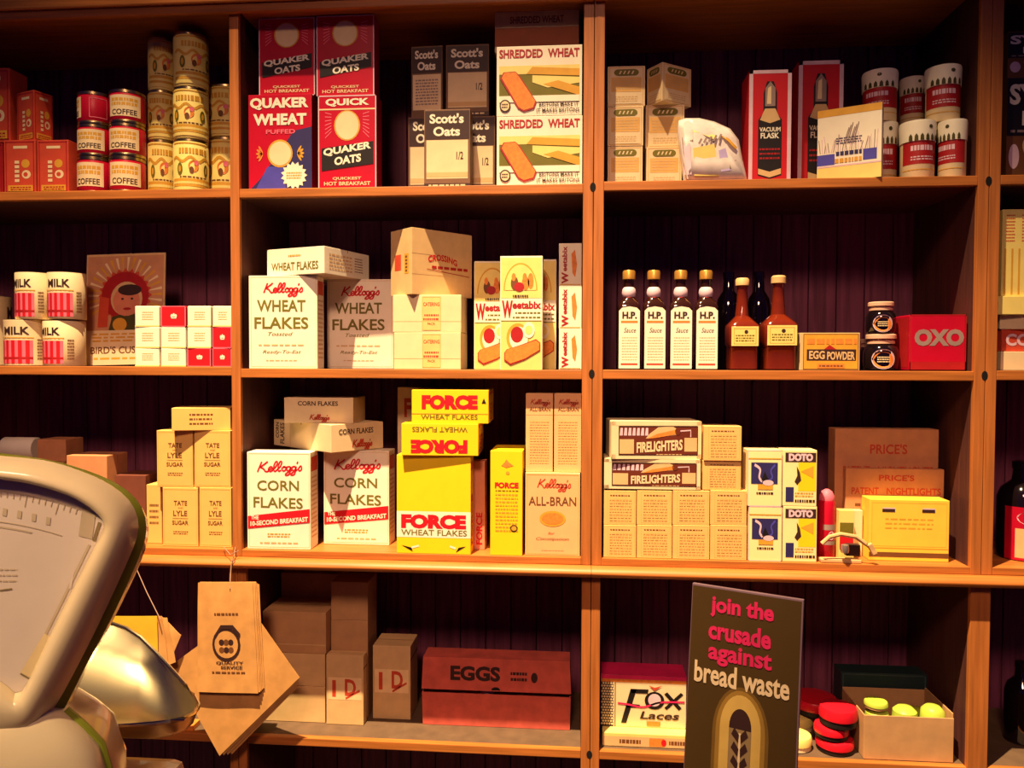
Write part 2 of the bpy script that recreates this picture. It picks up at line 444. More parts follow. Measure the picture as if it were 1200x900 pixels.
def cyl(mb, r, z0, z1, ang, span):
    """print area on a tin: u across span (radians) centred on angle ang (0 = towards the room)"""
    def fn(u, v, d):
        t = -math.pi / 2 + ang + (u - .5) * span
        return Vector(((r + d) * math.cos(t), (r + d) * math.sin(t), z0 + (z1 - z0) * v))
    return Face(mb, fn)
def tin(name, label, group, px0, px1, top, base, y, style, turn=0.0, cat='tin'):
    zg = base + .04
    r = .02
    for _ in range(3): r = (WX(px1, y + r, zg) - WX(px0, y + r, zg)) / 2
    x = (WX(px1, y + r, zg) + WX(px0, y + r, zg)) / 2
    h = WZ(top, x, y + r) - base
    t = thing(name, label, cat, (x, y + r, base), turn + (.45 if x < X1 else -.28 if x > X2 else 0), group)
    mb = MB(); lb = MB(); ld = MB()
    if style == 'coffee':
        mb.lathe([(r * .93, 0), (r * .97, .002), (r * .97, h * .1), (r, h * .13), (r, h * .86), (r * .96, h * .9), (r * .96, h * .93)], CRIM)
        mb.lathe([(r * .985, .0), (r, .002), (r, .006), (r * .985, .008)], TINMET)
        F = cyl(lb, r + .0002, h * .13, h * .86, 0, 1.9); F.rect(0, .08, 1, .95, CREAM, 0, 14)
        F.lines(.1, .5, .9, .85, 2, GOLD, 1, .7, 5); F.text('COFFEE', .12, .14, .88, .36, DBROWN, 1, .02)
        F2 = cyl(lb, r + .0002, h * .13, h * .86, 2.0, 1.3); F2.frame(.1, .08, .9, .92, .03, PINK, 0)
        ld.lathe([(r * .96, h * .9), (r * 1.0, h * .905), (r * 1.0, h * .985), (r * .95, h - .0004), (r * .8, h - .002)], TINMET)
    elif style == 'yellow':
        mb.lathe([(r * .93, 0), (r * .96, .001), (r * .96, h * .04), (r, h * .05), (r, h * .93), (r * .96, h * .95)], PYEL)
        F = cyl(lb, r + .0002, h * .05, h * .93, 0, 2.6)
        for k in (0,):
            F.rect(0, .96, 1, .99, GOLD, 0, 14); F.lines(.18, .74, .82, .90, 1, GOLD, 1, .7, 4)
            F.line([(u / 20, .64 + .05 * math.sin(u * .9)) for u in range(21)], .05, GOLD, 0, 1.2)
            F.ell(.50, .50, .11, .12, ORANGE, 1); F.ell(.46, .42, .05, .07, BROWN, 2); F.ell(.56, .57, .05, .05, PINK, 2)
            for uu in (.2, .8): F.ell(uu, .44, .065, .13, OLIVE, 1); F.ell(uu, .44, .03, .07, GOLD, 2)
            F.rect(0, .08, 1, .24, GOLD, 0, 14); F.rect(0, .13, 1, .18, PYEL, 1, 14); F.lines(.2, .25, .8, .3, 1, BROWN, 1)
        ld.lathe([(r * .96, h * .945), (r * .985, h * .95), (r * .985, h * .985), (r * .93, h - .0004), (r * .9, h - .003)], TINMET)
    elif style == 'milk':
        mb.lathe([(r * .97, 0), (r, .002), (r, h - .003), (r * .97, h - .001)], CREAM)
        F = cyl(lb, r + .0002, .004, h - .004, 0, 2.3)
        F.text('MILK', .16, .68, .72, .86, DBROWN, 1, .03)
        F.rect(.04, .60, .8, .62, GOLD, 1, 8)
        for k in range(5):
            F.rect(.08 + k * .14, .02, .08 + k * .14 + .075, .55, RED, 1, 2); F.rect(.08 + k * .14 + .075, .02, .22 + k * .14, .55, PINK, 0, 2)
        F.rect(.08, .12, .78, .17, DRED, 2, 8)
        F.lines(.86, .1, 1.0, .6, 7, BROWN, 1)
        ld.lathe([(r * .97, h - .003), (r * .99, h - .003), (r * .99, h - .0004), (r * .92, h - .0006), (r * .9, h - .003)], TINMET)
    else:  # drum with red band
        mb.lathe([(r * .90, 0), (r * .92, .002), (r * .93, h * .7), (r * .93, h * .72)], CREAM)
        F = cyl(lb, r * .925, 0, h * .72, 0, 2.8); F.rect(0, .34, 1, .93, DRED, 0, 16)
        F.lines(.2, .62, .7, .82, 1, LILAC, 1, .6, 9); F.lines(.2, .42, .7, .54, 2, LILAC, 1, .5, 3)
        F.rect(0, .20, 1, .22, GOLD, 1, 12)
        ld.lathe([(r * .94, h * .64), (r * .97, h * .64), (r, h * .95), (r * .97, h - .001), (r * .93, h - .0006)], WHITE)
        G = cyl(ld, r * .985, h * .64, h * .96, 0, 2.6)
        for k, uu in enumerate((.18, .3, .42, .54, .66, .8)): G.poly([(uu - .04, .02), (uu + .04, .02), (uu + .035, .25), (uu, .38), (uu - .035, .25)], DOLIVE, 1)
        G.ell(.62 if turn > 0 else .5, .74, .05, .10, DOLIVE, 1)
    mb.build('tin_body', t); lb.build('tin_label', t); ld.build('lid', t)
    return base + h + .0004
zz = S(1, 1)
g = 'coffee tins on the top left shelf'
zt = tin('coffee_tin', 'red coffee tin at the bottom of the left coffee stack', g, 94, 129.5, 187, zz, .03, 'coffee', -.35)
zt = tin('coffee_tin', 'red coffee tin in the middle of the left coffee stack', g, 94, 129.5, 150, zt, .03, 'coffee', -.3)
tin('coffee_tin', 'red coffee tin atop the left stack, its cream label turned aside', g, 94, 129.5, 112.5, zt, .03, 'coffee', -1.7)
zt = tin('coffee_tin', 'red coffee tin at the bottom of the right coffee stack', g, 131, 168.5, 187, zz, .026, 'coffee', -.1)
zt = tin('coffee_tin', 'red coffee tin in the middle of the right coffee stack', g, 131, 168.5, 149, zt, .026, 'coffee', -.22)
tin('coffee_tin', 'red coffee tin atop the right stack, cream label facing out', g, 131, 168.5, 110.5, zt, .026, 'coffee', -.12)
g = 'yellow tins on the top left shelf'
for (px0, px1, y, tops, nm) in ((175.5, 206, .085, (167, 110, 49), 'left'), (205.5, 243, .042, (167, 107, 44), 'middle'), (245.5, 288, .12, (165.5, 105), 'right')):
    zt = zz
    for k, tp in enumerate(tops):
        pos = ('bottom', 'middle', 'top')[k] if len(tops) == 3 else ('bottom', 'top')[k]
        extra = ', half behind the post' if nm == 'right' else ''
        zt = tin('pale_yellow_tin', 'pale yellow printed tin at the %s of the %s yellow stack%s' % (pos, nm, extra), g, px0, px1, tp, zt, y, 'yellow', (.15, -.1, .3)[k] if nm != 'right' else -.25)

# bay 2: oats boxes
def oval(F, u, v, a, b):
    F.ell(u, v, a * 1.12, b * 1.08, GOLD, 0); F.ell(u, v, a, b, CREAM, 1)
def oats(quick):
    def fn(F):
        F.frame(0, 0, 1, 1, .018, LILAC, 0, .012)
        if quick: F.rect(.02, .845, .98, .86, CREAM); F.text('QUICK', .13, .88, .88, .965, WHITE, 1, .04)
        oy = .70 if quick else .80
        oval(F, .5, oy - .02, .2, .15)
        for k in range(7):
            for sx in (-1, 1): F.line([(.5 + sx * .27, oy + .1 - k * .03), (.5 + sx * .38, oy + .12 - k * .045)], .008, PINK, 0)
        F.poly([(.06, .24), (.95, .36), (.95, .54), (.06, .43)] if not quick else [(.06, .20), (.95, .27), (.95, .51), (.06, .44)], BLACK, 2)
        s0 = .27 if quick else .29
        F.text('QUAKER', .09, s0 + .075, .91, s0 + .165, WHITE, 3, .04, slope=.075)
        F.text('OATS', .28, s0 - .015, .74, s0 + .072, WHITE, 3, .04, slope=.04)
        F.text('QUICKEST', .25, .10, .74, .135, CREAM, 1, .02); F.text('HOT BREAKFAST', .1, .045, .9, .085, CREAM, 1, .02)
    return fn
def puffed(F):
    F.poly([(0, 0), (1, 0), (1, .66), (.72, .62), (.18, .12)], NAVY, 0)
    F.poly([(.1, 0), (.3, .25), (.55, .25), (.6, 0)], BLUE, 1)
    F.text('QUAKER', .03, .84, .95, .965, WHITE, 2, .045); F.text('WHEAT', .08, .68, .92, .80, WHITE, 2, .045); F.text('PUFFED', .28, .59, .74, .635, PINK, 2, .02)
    for sx in (-1, 1):
        for k in range(5):
            t = math.radians(-50 + k * 25)
            F.ell(.5 + sx * (.26 + .07 * math.cos(t)), .385 + .07 * math.sin(t) * .75, .05, .014, GOLD if sx > 0 else ORANGE, 2, rot=t * sx)
    F.ell(.5, .385, .2, .145, GOLD, 2); F.ell(.5, .385, .175, .125, CREAM, 3)
    F.star(.72, .155, .21, .145, 15, WHITE, 3, .78); F.lines(.6, .115, .84, .195, 3, GOLD, 4)
z = S(1, 2)
pw = crate('cereal_box', 'red and navy puffed wheat box with white capitals, top shelf', 'box', None, CRIM, (291.5, .03), (365.5, .03), 110.5, z, .055, puffed)
qq = crate('cereal_box', 'lower right red oats box headed by a white line of capitals', 'box', 'red oats boxes', CRIM, (373, .03), (441, .03), 111.5, z, .06, oats(True))
crate('cereal_box', 'dim red oats box standing on the puffed wheat box', 'box', 'red oats boxes', CRIM, (303.5, .045), (369, .045), 21, pw.top + .0005, .055, oats(False))
crate('cereal_box', 'upper right red oats box standing on another red oats box', 'box', 'red oats boxes', CRIM, (371, .04), (438.5, .04), 18, qq.top + .0005, .055, oats(False))
def porage(F):
    F.rect(.02, .62, .98, .98, DBROWN, 0)
    F.text("Scott's", .12, .82, .86, .945, WHITE, 1, .035); F.text('Oats', .2, .66, .78, .78, WHITE, 1, .035)
    F.rect(.05, .12, .95, .61, CREAM, 0); F.rect(.05, .14, .95, .2, BUFF, 1); F.text('1/2', .7, .36, .85, .46, DBROWN, 1, .02)
    F.rect(.0, .0, 1, .06, DBROWN, 0); F.lines(.1, .015, .9, .055, 1, CREAM, 1)
def porage_back(F):
    F.rect(.02, .62, .98, .98, DBROWN, 0)
    F.text("Scott's", .12, .82, .86, .945, WHITE, 1, .035); F.text('Oats', .2, .66, .78, .78, WHITE, 1, .035)
    F.rect(.05, .1, .95, .6, CREAM, 0); F.lines(.14, .16, .86, .54, 9, GREY, 1)
g = 'brown and cream oats packets'
mm = M('brown_cream_packet', (120, 88, 64), .6)
s1 = crate('oats_packet', 'brown topped oats packet half hidden behind the front packet, left', 'box', g, mm, (478.5, .095), (524, .095), 137, z, .05, porage)
s2 = crate('oats_packet', 'brown topped oats packet behind and right of the front packet', 'box', g, mm, (531, .098), (580, .098), 136, z, .05, porage)
crate('oats_packet', 'front brown topped oats packet standing alone at shelf edge', 'box', g, mm, (497, .03), (551, .03), 128, z, .05, porage)
crate('oats_packet', 'upper left oats packet with a text panel instead of picture', 'box', g, mm, (482, .10), (518.5, .095), 54, s1.top + .0005, .045, porage_back)
crate('oats_packet', 'upper right oats packet with a pale picture panel', 'box', g, mm, (522.5, .098), (573, .098), 52, s2.top + .0005, .05, porage)
def shredded(F):
    F.rect(.03, .28, .97, .71, OLIVE, 0); F.rect(.03, .60, .97, .72, PYEL, 1); F.poly([(.35, .6), (.42, .70), (.97, .66), (.97, .56)], GOLD, 2)
    F.poly([(.42, .58), (.97, .54), (.97, .46), (.6, .40), (.42, .48)], PYEL, 2); F.poly([(.55, .45), (.97, .28), (.97, .40), (.72, .50)], GOLD, 3)
    F.text('SHREDDED', .03, .83, .54, .955, DRED, 1, .035); F.text('WHEAT', .60, .83, .97, .955, DRED, 1, .035)
    F.rect(.03, .20, .97, .29, WHITE, 4)
    F.poly([(.04, .54), (.08, .63), (.22, .64), (.27, .58), (.47, .20), (.44, .10), (.32, .06), (.25, .11)], DRED, 5)
    F.poly([(.06, .55), (.09, .62), (.22, .63), (.26, .57), (.455, .21), (.43, .12), (.32, .085), (.26, .13)], ORANGE, 6)
    F.ell(.1, .15, .065, .09, DBROWN, 5); F.ell(.1, .15, .05, .07, CREAM, 6); F.lines(.06, .11, .14, .19, 2, DBROWN, 7)
    F.text('BRITONS MAKE IT', .5, .135, .96, .19, DBROWN, 5, .01); F.text('IT MAKES BRITONS', .47, .05, .97, .105, DBROWN, 5, .01)
def shredded_top(F):
    F.rect(.0, .62, 1, .98, BUFF, 0); F.text('SHREDDED WHEAT', .18, .70, .82, .88, BROWN, 1, .02)
    F.rect(.0, .14, 1, .60, M('rust_brown_print', (150, 70, 26), .6), 0)
g = 'cream shredded wheat boxes'
a = crate('shredded_wheat_box', 'lower cream shredded wheat box with orange biscuit picture', 'box', g, WHITE, (582, .022), (682.3, .022), 136, z, .065, shredded)
b = crate('shredded_wheat_box', 'middle cream shredded wheat box stacked on an identical one', 'box', g, WHITE, (582, .022), (682, .022), 53.5, a.top + .0005, .065, shredded)
zb_ = a.top
crate('shredded_wheat_box', 'brown banded wheat box end lying on the topmost of the stack', 'box', g, CREAM, (580, .06), (678.5, .06), 13, b.top + .0005, .05, shredded_top)

# bay 3
def pill(F):
    F.frame(.05, .03, .95, .97, .012, GOLD, 0)
    pl = []
    for k in range(20):
        t = 2 * math.pi * k / 20
        pl.append((.5 + (.2 if math.cos(t) > 0 else -.2) + .13 * math.cos(t), .84 + .085 * math.sin(t)))
    F.poly(pl, OLIVE, 1); [F.poly([(.3 + k * .11, .80), (.34 + k * .11, .80), (.38 + k * .11, .88), (.34 + k * .11, .88)], CREAM, 2) for k in range(4)]
    F.rect(.1, .36, .9, .72, M('tan_print', (226, 176, 96), .6), 0); F.lines(.16, .40, .84, .68, 4, BUFF, 1); F.rect(.1, .06, .9, .30, CREAM, 1); F.lines(.2, .1, .8, .26, 3, BUFF, 2)
z = S(1, 3); g = 'cream boxes with a green oval'
c1 = crate('small_carton', 'cream box with green oval, bottom left of the stack by the post', 'box', g, CREAM, (712, .065), (753, .065), 171.5, z, .06, pill)
c2 = crate('small_carton', 'cream box with green oval, middle left of the stack by the post', 'box', g, CREAM, (712, .064), (754, .064), 124.5, c1.top + .0005, .06, pill)
crate('small_carton', 'cream box with green oval, top left of the stack by the post', 'box', g, CREAM, (712, .064), (756, .066), 77.5, c2.top + .0005, .06, pill)
c3 = crate('small_carton', 'cream box with green oval under two boxes, beside the wrapped bag', 'box', g, CREAM, (757.5, .075), (799, .075), 172, z, .06, pill)
c4 = crate('small_carton', 'cream box with green oval, middle one under the turned box', 'box', g, CREAM, (756.5, .092), (802, .092), 123, c3.top + .0005, .06, pill)
crate2('small_carton', 'cream box with green oval turned cornerwise on the stack', 'box', g, CREAM, (776, .058), 758, 810, 72.5, c4.top + .0005, 35, pill, pill)
# wrapped printed bag
def bag_wedge():
    y0 = .014
    out = [(803, 212), (799, 180), (795, 150), (796, 140), (804, 137.5), (820, 138), (838, 141), (856, 150), (866, 163), (871, 185), (876, 211.5)]
    base = P(838, 213, y0); t = thing('printed_paper_bag', 'slumped white printed bag with yellow patch leaning beside cream boxes', 'bag', (base.x, y0 + .03, z))
    loc = Vector(t.location)
    pts = [P(px, py, y0) - loc for px, py in out]
    for p in pts: p.z = max(p.z, .0005)
    c = sum(pts, Vector()) / len(pts)
    mb = MB(); rings = []
    for (sc, dy) in ((.55, -.012), (.85, -.008), (1, .006), (1.0, .03), (.95, .05), (.8, .06)):
        r = []
        for i, p in enumerate(pts):
            q = c + (p - c) * sc + Vector((0, 0, 0)); q.y = p.y + dy + .004 * math.sin(i * 2.3)
            q.z = max(q.z, .0005); r.append(q)
        rings.append(r)
    m2 = M('white_cellophane', (232, 220, 210), .25, coat=.4, var=.14, scale=40)
    mb.loft(rings, m2)
    def fn(u, v, d):
        p = P(795 + 82 * u, 213 - 76 * v, y0) - loc
        # distance to bag centre decides how far the print bulges
        e = max(abs(u - .48) / .5, abs(v - .45) / .52); p.y += -.0135 if e < .5 else -.0135 + (e - .5) * .03
        p.y -= d; return p
    F = Face(mb, fn)
    F.poly([(.22, .08), (.20, .50), (.50, .56), (.57, .08)], PYEL, 1)
    F.poly([(.60, .14), (.56, .46), (.66, .5), (.74, .16)], M('pale_blue_print', (186, 170, 214), .4), 1)
    F.poly([(.08, .1), (.06, .56), (.16, .58), (.18, .1)], LILAC, 1)
    for k in range(5): F.line([(.28 + k * .07, .56 + k * .015), (.32 + k * .07, .64 + k * .018)], .03, GREY, 2)
    F.line([(.3, .86), (.5, .78), (.7, .62), (.82, .5)], .04, GOLD, 2); F.line([(.1, .8), (.3, .76), (.5, .66)], .06, PYEL, 1)
    F.poly([(.72, .18), (.72, .3), (.82, .32), (.84, .2)], OLIVE, 1)
    F.lines(.08, .6, .2, .8, 4, OLIVE, 1)
    mb.build('bag_body', t)
    nb = MB(); nb.tube([P(797, 150, y0 - .012) - loc, P(800, 180, y0 - .014) - loc, P(806, 210, y0 - .01) - loc], .002, m2); nb.build('bag_fold', t)
bag_wedge()
def flask(F):
    F.frame(0, 0, 1, 1, .09, LILAC, 0, .03)
    F.poly([(.34, .62), (.34, .80), (.42, .9), (.58, .9), (.66, .80), (.66, .62), (.78, .56), (.78, .07), (.5, .04), (.22, .07), (.22, .56)], BLACK, 1)
    F.poly([(.38, .68), (.38, .84), (.5, .9), (.62, .84), (.62, .68)], GREY, 2); F.poly([(.26, .56), (.38, .66), (.62, .66), (.74, .56), (.5, .53)], BUFF, 2)
    F.poly([(.42, .7), (.44, .84), (.52, .86), (.52, .7)], CREAM, 3)
    F.text('VACUUM', .25, .455, .75, .495, WHITE, 2, .03); F.text('FLASK', .28, .395, .72, .445, WHITE, 2, .03)
    F.lines(.26, .2, .74, .32, 3, DRED, 2, .4); F.poly([(.23, .08), (.5, .05), (.77, .08), (.77, .13), (.5, .1), (.23, .13)], BUFF, 2)
g = 'red vacuum flask boxes'
crate('flask_box', 'shorter red vacuum flask box with pale border, fully visible', 'box', g, RED, (877, .05), (926.5, .05), 82, z, .09, flask)
crate('flask_box', 'taller red vacuum flask box partly behind the white blue box', 'box', g, RED, (934.5, .12), (987, .12), 71, z, .09, flask)
def blueband(F):
    F.rect(0, .90, 1, 1, GOLD, 0); F.rect(0, .0, 1, .20, PYEL, 0); F.rect(0, .2, 1, .22, LILAC, 1)
    F.rect(0, .23, .28, .38, BLUE, 0); F.rect(.72, .25, .93, .40, BLUE, 0)
    R = random.Random(3)
    for k in range(26):
        u = .05 + .035 * k; F.line([(u, .4), (u + R.uniform(-.05, .05), R.uniform(.5, .66))], .012, LILAC if k % 2 else GREY, 1)
    for k in range(6): F.line([(.42 + .03 * k, .5), (.5 + .03 * k, .72 + .03 * (k % 3))], .014, GREY, 2)
    F.lines(.3, .33, .7, .42, 1, NAVY, 2, .6, 5); F.lines(.28, .235, .7, .32, 1, GOLD, 2, .7, 6); F.lines(.3, .5, .7, .6, 3, NAVY, 2, .4)
crate('square_carton', 'white square box with blue blocks set askew before the flask box', 'box', None, WHITE, (957.5, .06), (1033, -.004), 125, z, .05, blueband, seam=False)
g = 'white drums with red bands'
d1 = tin('card_drum', 'white drum with red band, lower, half hidden by the white box', g, 1018, 1051, 146, z, .085, 'drum', .1, 'drum')
zt1 = S(1, 3)
d2 = tin('card_drum', 'white drum with red band, lower middle one of the drums', g, 1054, 1095, 145, z, .015, 'drum', .35, 'drum')
d3 = tin('card_drum', 'white drum with red band, lower right next to the post', g, 1099, 1132, 143, z, .006, 'drum', -.5, 'drum')
d4 = z + .135
tin('card_drum', 'upper left white drum with red band behind the white box', g, 1010, 1051, 86, d1, .08, 'drum', -.1, 'drum')
tin('card_drum', 'upper right white drum with red band on two lower drums', g, 1084, 1125, 81, max(d2, d3), .03, 'drum', .1, 'drum')
d5 = tin('card_drum', 'rear lower drum in shadow carrying the narrow upper one', g, 1058, 1086, 150, z, .14, 'drum', .1, 'drum')
tin('card_drum', 'upper middle dim drum between two brighter upper drums', g, 1054, 1084, 93, d5, .14, 'drum', .1, 'drum')
# bay 4
def syr(F):
    F.rect(0, .42, 1, .98, BLACK, 0); F.text('SY', .03, .72, .38, .92, WHITE, 1, .04); F.text('F', .2, .52, .32, .66, WHITE, 1, .04); F.lines(.05, .44, .9, .49, 1, GREY, 1)
    F.rect(0, .0, 1, .40, BROWN, 0)
    for k in range(5): F.ell(.1 + k * .2, .22 + .06 * (k % 2), .07, .12, LILAC if k % 2 == 0 else BUFF, 1, rot=.6 * k)
z4 = S(1, 4)
a = crate('lettered_box', 'dark box with white capitals at right frame edge, lower', 'box', 'dark lettered boxes at the right edge', BROWN, (1179, .05), (1268, .05), 88, z4, .1, syr)
crate('lettered_box', 'dark box with white capitals at right frame edge, upper', 'box', 'dark lettered boxes at the right edge', BROWN, (1181, .06), (1270, .06), 36, a.top + .0005, .09, syr)

# ------------------------------------------------------------------ ROW 2
z = S(2, 1); g = 'milk tins with red stripes'
m1 = tin('milk_tin', 'striped milk tin at lower left of the milk stack', g, 10, 54, 375, z, .03, 'milk', -.2)
m2_ = tin('milk_tin', 'striped milk tin at lower right next to the showcard', g, 55, 97, 376, z, .03, 'milk', -.55)
tin('milk_tin', 'striped milk tin at upper left of the milk stack', g, 22, 58.5, 320, max(m1, m2_), .035, 'milk', -.45)
tin('milk_tin', 'striped milk tin at upper right of the milk stack', g, 59.5, 98, 320, max(m1, m2_), .03, 'milk', -.2)
m3 = tin('milk_tin', 'rear milk tin on the shelf behind the lower right one', g, 68, 103, 374, z, .14, 'milk', -.4)
tin('milk_tin', 'rear milk tin in shade beside the showcard', g, 70, 104, 323, m3, .14, 'milk', .75)
tin('cream_tin', 'cream tin cut off by the left frame edge on the second shelf', None, -36, 9, 347, z, .09, 'milk', 1.9)
# showcard
def showcard():
    y0, y1 = .15, .18
    A = P(99, 429, y0); B = WX(192, y0, z); TL = P(106, 299, y1)
    wd = B - A.x; hh = (Vector((0, y1, TL.z)) - Vector((0, y0, z))).length
    t = thing('showcard', 'leaning custard showcard with a red sunburst picture behind small cubes', 'sign', ((A.x + B) / 2, y0, z + .0035), 0)
    mb = MB(); rx = math.atan2(-(y1 - y0), TL.z - z)
    mat = Matrix.Rotation(rx, 4, 'X')
    Bm = bmesh.new()
    mb.box((-wd / 2, 0, 0), (wd / 2, .004, hh), BUFF, .0008)
    F = panel(mb, (-wd / 2, 0, 0), (1, 0, 0), (0, 0, 1), wd, hh)
    F.rect(.02, .31, .98, .98, M('rose_tan_print', (200, 140, 100), .6), 0)
    cu, cv = .5, .62
    for k in range(26):
        t_ = math.pi * (-.15 + 1.3 * k / 25); 
        F.poly([(cu + .24 * math.cos(t_), cv + .18 * math.sin(t_)), (cu + .47 * math.cos(t_ - .035), cv + .35 * math.sin(t_ - .035)), (cu + .47 * math.cos(t_ + .035), cv + .35 * math.sin(t_ + .035))], GOLD if k % 2 else CREAM, 1)
    F.star(cu, cv, .34, .25, 24, ORRED, 2, .86); F.ell(cu, cv, .30, .215, DRED, 3)
    F.ell(cu + .02, cv - .03, .2, .155, BUFF, 4)
    F.poly([(.18, .62), (.30, .60), (.28, .34), (.16, .34)], ORRED, 4)
    F.ell(cu + .02, cv - .05, .17, .135, M('skin_tone_print', (214, 130, 96), .6), 5); F.ell(cu + .06, cv + .05, .15, .05, DBROWN, 6)
    F.ell(cu - .03, cv - .03, .018, .01, DBROWN, 6); F.ell(cu + .09, cv - .03, .018, .01, DBROWN, 6); F.ell(cu + .03, cv - .12, .05, .012, DRED, 6)
    F.poly([(.3, .31), (.34, .43), (.5, .46), (.78, .44), (.92, .31)], DOLIVE, 4); F.ell(.44, .36, .09, .06, GOLD, 5)
    F.rect(0, 0, 1, .31, CREAM, 6)
    F.lines(.1, .20, .9, .29, 3, GOLD, 7, .5); F.text("BIRD'S CUSTARD", .08, .10, .95, .165, BROWN, 7, .02); F.lines(.12, .04, .9, .075, 1, GOLD, 7)
    o = mb.build('printed_card', t); o.rotation_euler = (rx, math.radians(-1.4), 0)
    sb = MB(); sb.box((-.03, .006, 0), (.03, .009, hh * .7), BUFF, 0); o2 = sb.build('strut', t); o2.rotation_euler = (rx - .13, 0, 0); o2.location = (0, .028, .012)
showcard()
def cube_w(F):
    F.lines(.3, .3, .75, .75, 4, GOLD, 0, .35); F.rect(0, 0, 1, .06, PYEL, 0)
def cube_r(F):
    F.frame(0, 0, 1, 1, .04, PINK, 0)
    for k in (-1, 0, 1): F.ell(.52 + k * .08, .52 + (.04 if k == 0 else 0), .045, .09, WHITE, 1, 12)
    F.line([(.42, .42), (.62, .42)], .05, WHITE, 1)
xs = [(158, 186.5), (188.5, 217.5), (219.5, 247), (249, 271.3)]
rows = [(408, z), (383, None), (358.5, None)]
bases = [z] * 4
redset = {(0, 2), (0, 3), (1, 3), (2, 1)}
pn = ['bottom', 'middle', 'top']; cn = ['first', 'second', 'third', 'fourth']
for r in range(3):
    for c in range(4):
        rd = (r, c) in redset
        j = random.uniform(-.0015, .0015)
        bx = crate('small_packet', '%s cube packet in the %s row, %s from the left' % ('red' if rd else 'cream white', pn[r], cn[c]), 'packet', 'small cube packets by the post', RED if rd else WHITE,
                   (xs[c][0], .012 + j), (xs[c][1], .012 - j), rows[r][0], bases[c], .055, cube_r if rd else cube_w, bev=.003, seam=False)
        bases[c] = bx.top + .0005
# bay 2
z = S(2, 2)
def flakes(two, ribbon):
    def fn(F):
        F.frame(.03, .02, .98, .985, .004, GOLD, 0, .003)
        if ribbon:
            script(F, .14, .79, .88, .89, RED, 1, .022, .72, .02)
            F.text('CORN', .16, .605, .82, .71, OLIVE, 1, .015); F.text('FLAKES', .1, .43, .88, .54, OLIVE, 1, .015, slope=-.01)
            F.poly([(.01, .21), (.99, .28), (.99, .42), (.01, .34)], RED, 2)
            F.text('THE', .06, .305, .18, .345, WHITE, 3, .03); F.text('10-SECOND BREAKFAST', .05, .235, .96, .285, WHITE, 3, .03, slope=.055)
            F.lines(.32, .12, .68, .17, 2, GOLD, 1); F.lines(.2, .05, .8, .08, 1, BUFF, 1)
        else:
            script(F, .2, .81, .8, .91, RED, 1, .022, .72, .01)
            F.text('WHEAT', .12, .615, .83, .74, OLIVE, 1, .02); F.text('FLAKES', .08, .43, .87, .555, OLIVE, 1, .02)
            F.text('Toasted', .28, .355, .64, .395, OLIVE, 1, .0, .3); F.lines(.14, .24, .8, .27, 1, BUFF, 1); F.text('Ready-To-Eat', .2, .155, .76, .20, OLIVE, 1, .0, .3); F.lines(.25, .08, .7, .1, 1, BUFF, 1)
    return fn
def fl_side(F):
    F.rect(.1, .8, .9, .95, ORRED, 0); F.lines(.15, .1, .85, .76, 14, BUFF, 0, .4)
def strip_label(F):
    F.text('WHEAT FLAKES', .08, .18, .9, .48, OLIVE, 1, .02); F.lines(.38, .66, .6, .78, 1, GOLD, 1)
def strip_side(F):
    F.lines(.1, .15, .6, .8, 5, BUFF, 0); F.lines(.66, .2, .85, .8, 6, BROWN, 0, .35)
g = 'cream wheat flakes boxes'
wl = crate('cereal_box', 'front brightly lit cream wheat flakes box, left of two', 'box', g, WHITE, (292, .012), (372, .018), 323, z, .06, flakes(0, 0), fl_side)
wr = crate('cereal_box', 'shaded cream wheat flakes box set back, right of two', 'box', g, WHITE, (383.5, .14), (461, .135), 327.5, z, .06, flakes(0, 0), fl_side)
crate('cereal_box', 'cream wheat flakes box lying on the front left upright one', 'box', g, WHITE, (313, .052), (380, -.014), 290.5, max(wl.top, wr.top) + .0005, .2, strip_label, strip_side)
def caterbox(F):
    F.rect(.43, .05, .70, .95, M('buff_label', (236, 196, 120), .6), 0); F.frame(.43, .05, .70, .95, .006, GOLD, 1, .01)
    F.text('CATERING', .445, .70, .685, .80, ORRED, 1, .02); F.lines(.46, .42, .68, .49, 1, ORRED, 1, .7, 3); F.lines(.445, .31, .685, .39, 1, ORRED, 1, .7, 4); F.text('PACK', .51, .19, .62, .26, BROWN, 1, .01)
    F.rect(.0, .285, 1, .295, BUFF, 0)
g = 'plain cream catering cartons'
k1 = crate('catering_carton', 'lower cream catering carton with tan label, second shelf', 'box', g, CREAM, (461.5, .02), (540, .02), 389.5, z, .12, caterbox)
k2 = crate('catering_carton', 'upper cream catering carton with tan label, under turned case', 'box', g, CREAM, (460.5, .02), (540.5, .022), 345.5, k1.top + .0005, .12, caterbox)
def caseR(F):
    F.text('CROSSING', .26, .50, .74, .60, RED, 1, .03, arch=.05, slope=-.03); F.line([(.24, .40), (.95, .33)], .01, DRED, 1); F.lines(.32, .40, .92, .47, 1, DRED, 1, .6, 5)
    F.rect(0, .62, 1, .63, BUFF, 0); F.rect(0, .31, 1, .32, BUFF, 0)
def caseL(F):
    F.rect(.66, .32, .86, .62, GOLD, 0); F.lines(.70, .34, .80, .60, 5, BROWN, 1, .6); F.rect(.2, .38, .5, .62, ORRED, 0)
crate2('cardboard_case', 'buff case turned cornerwise on the catering cartons', 'box', None, BUFF, (482.5, .003), 458, 553, 266, k2.top + .0005, 46, caseR, caseL)
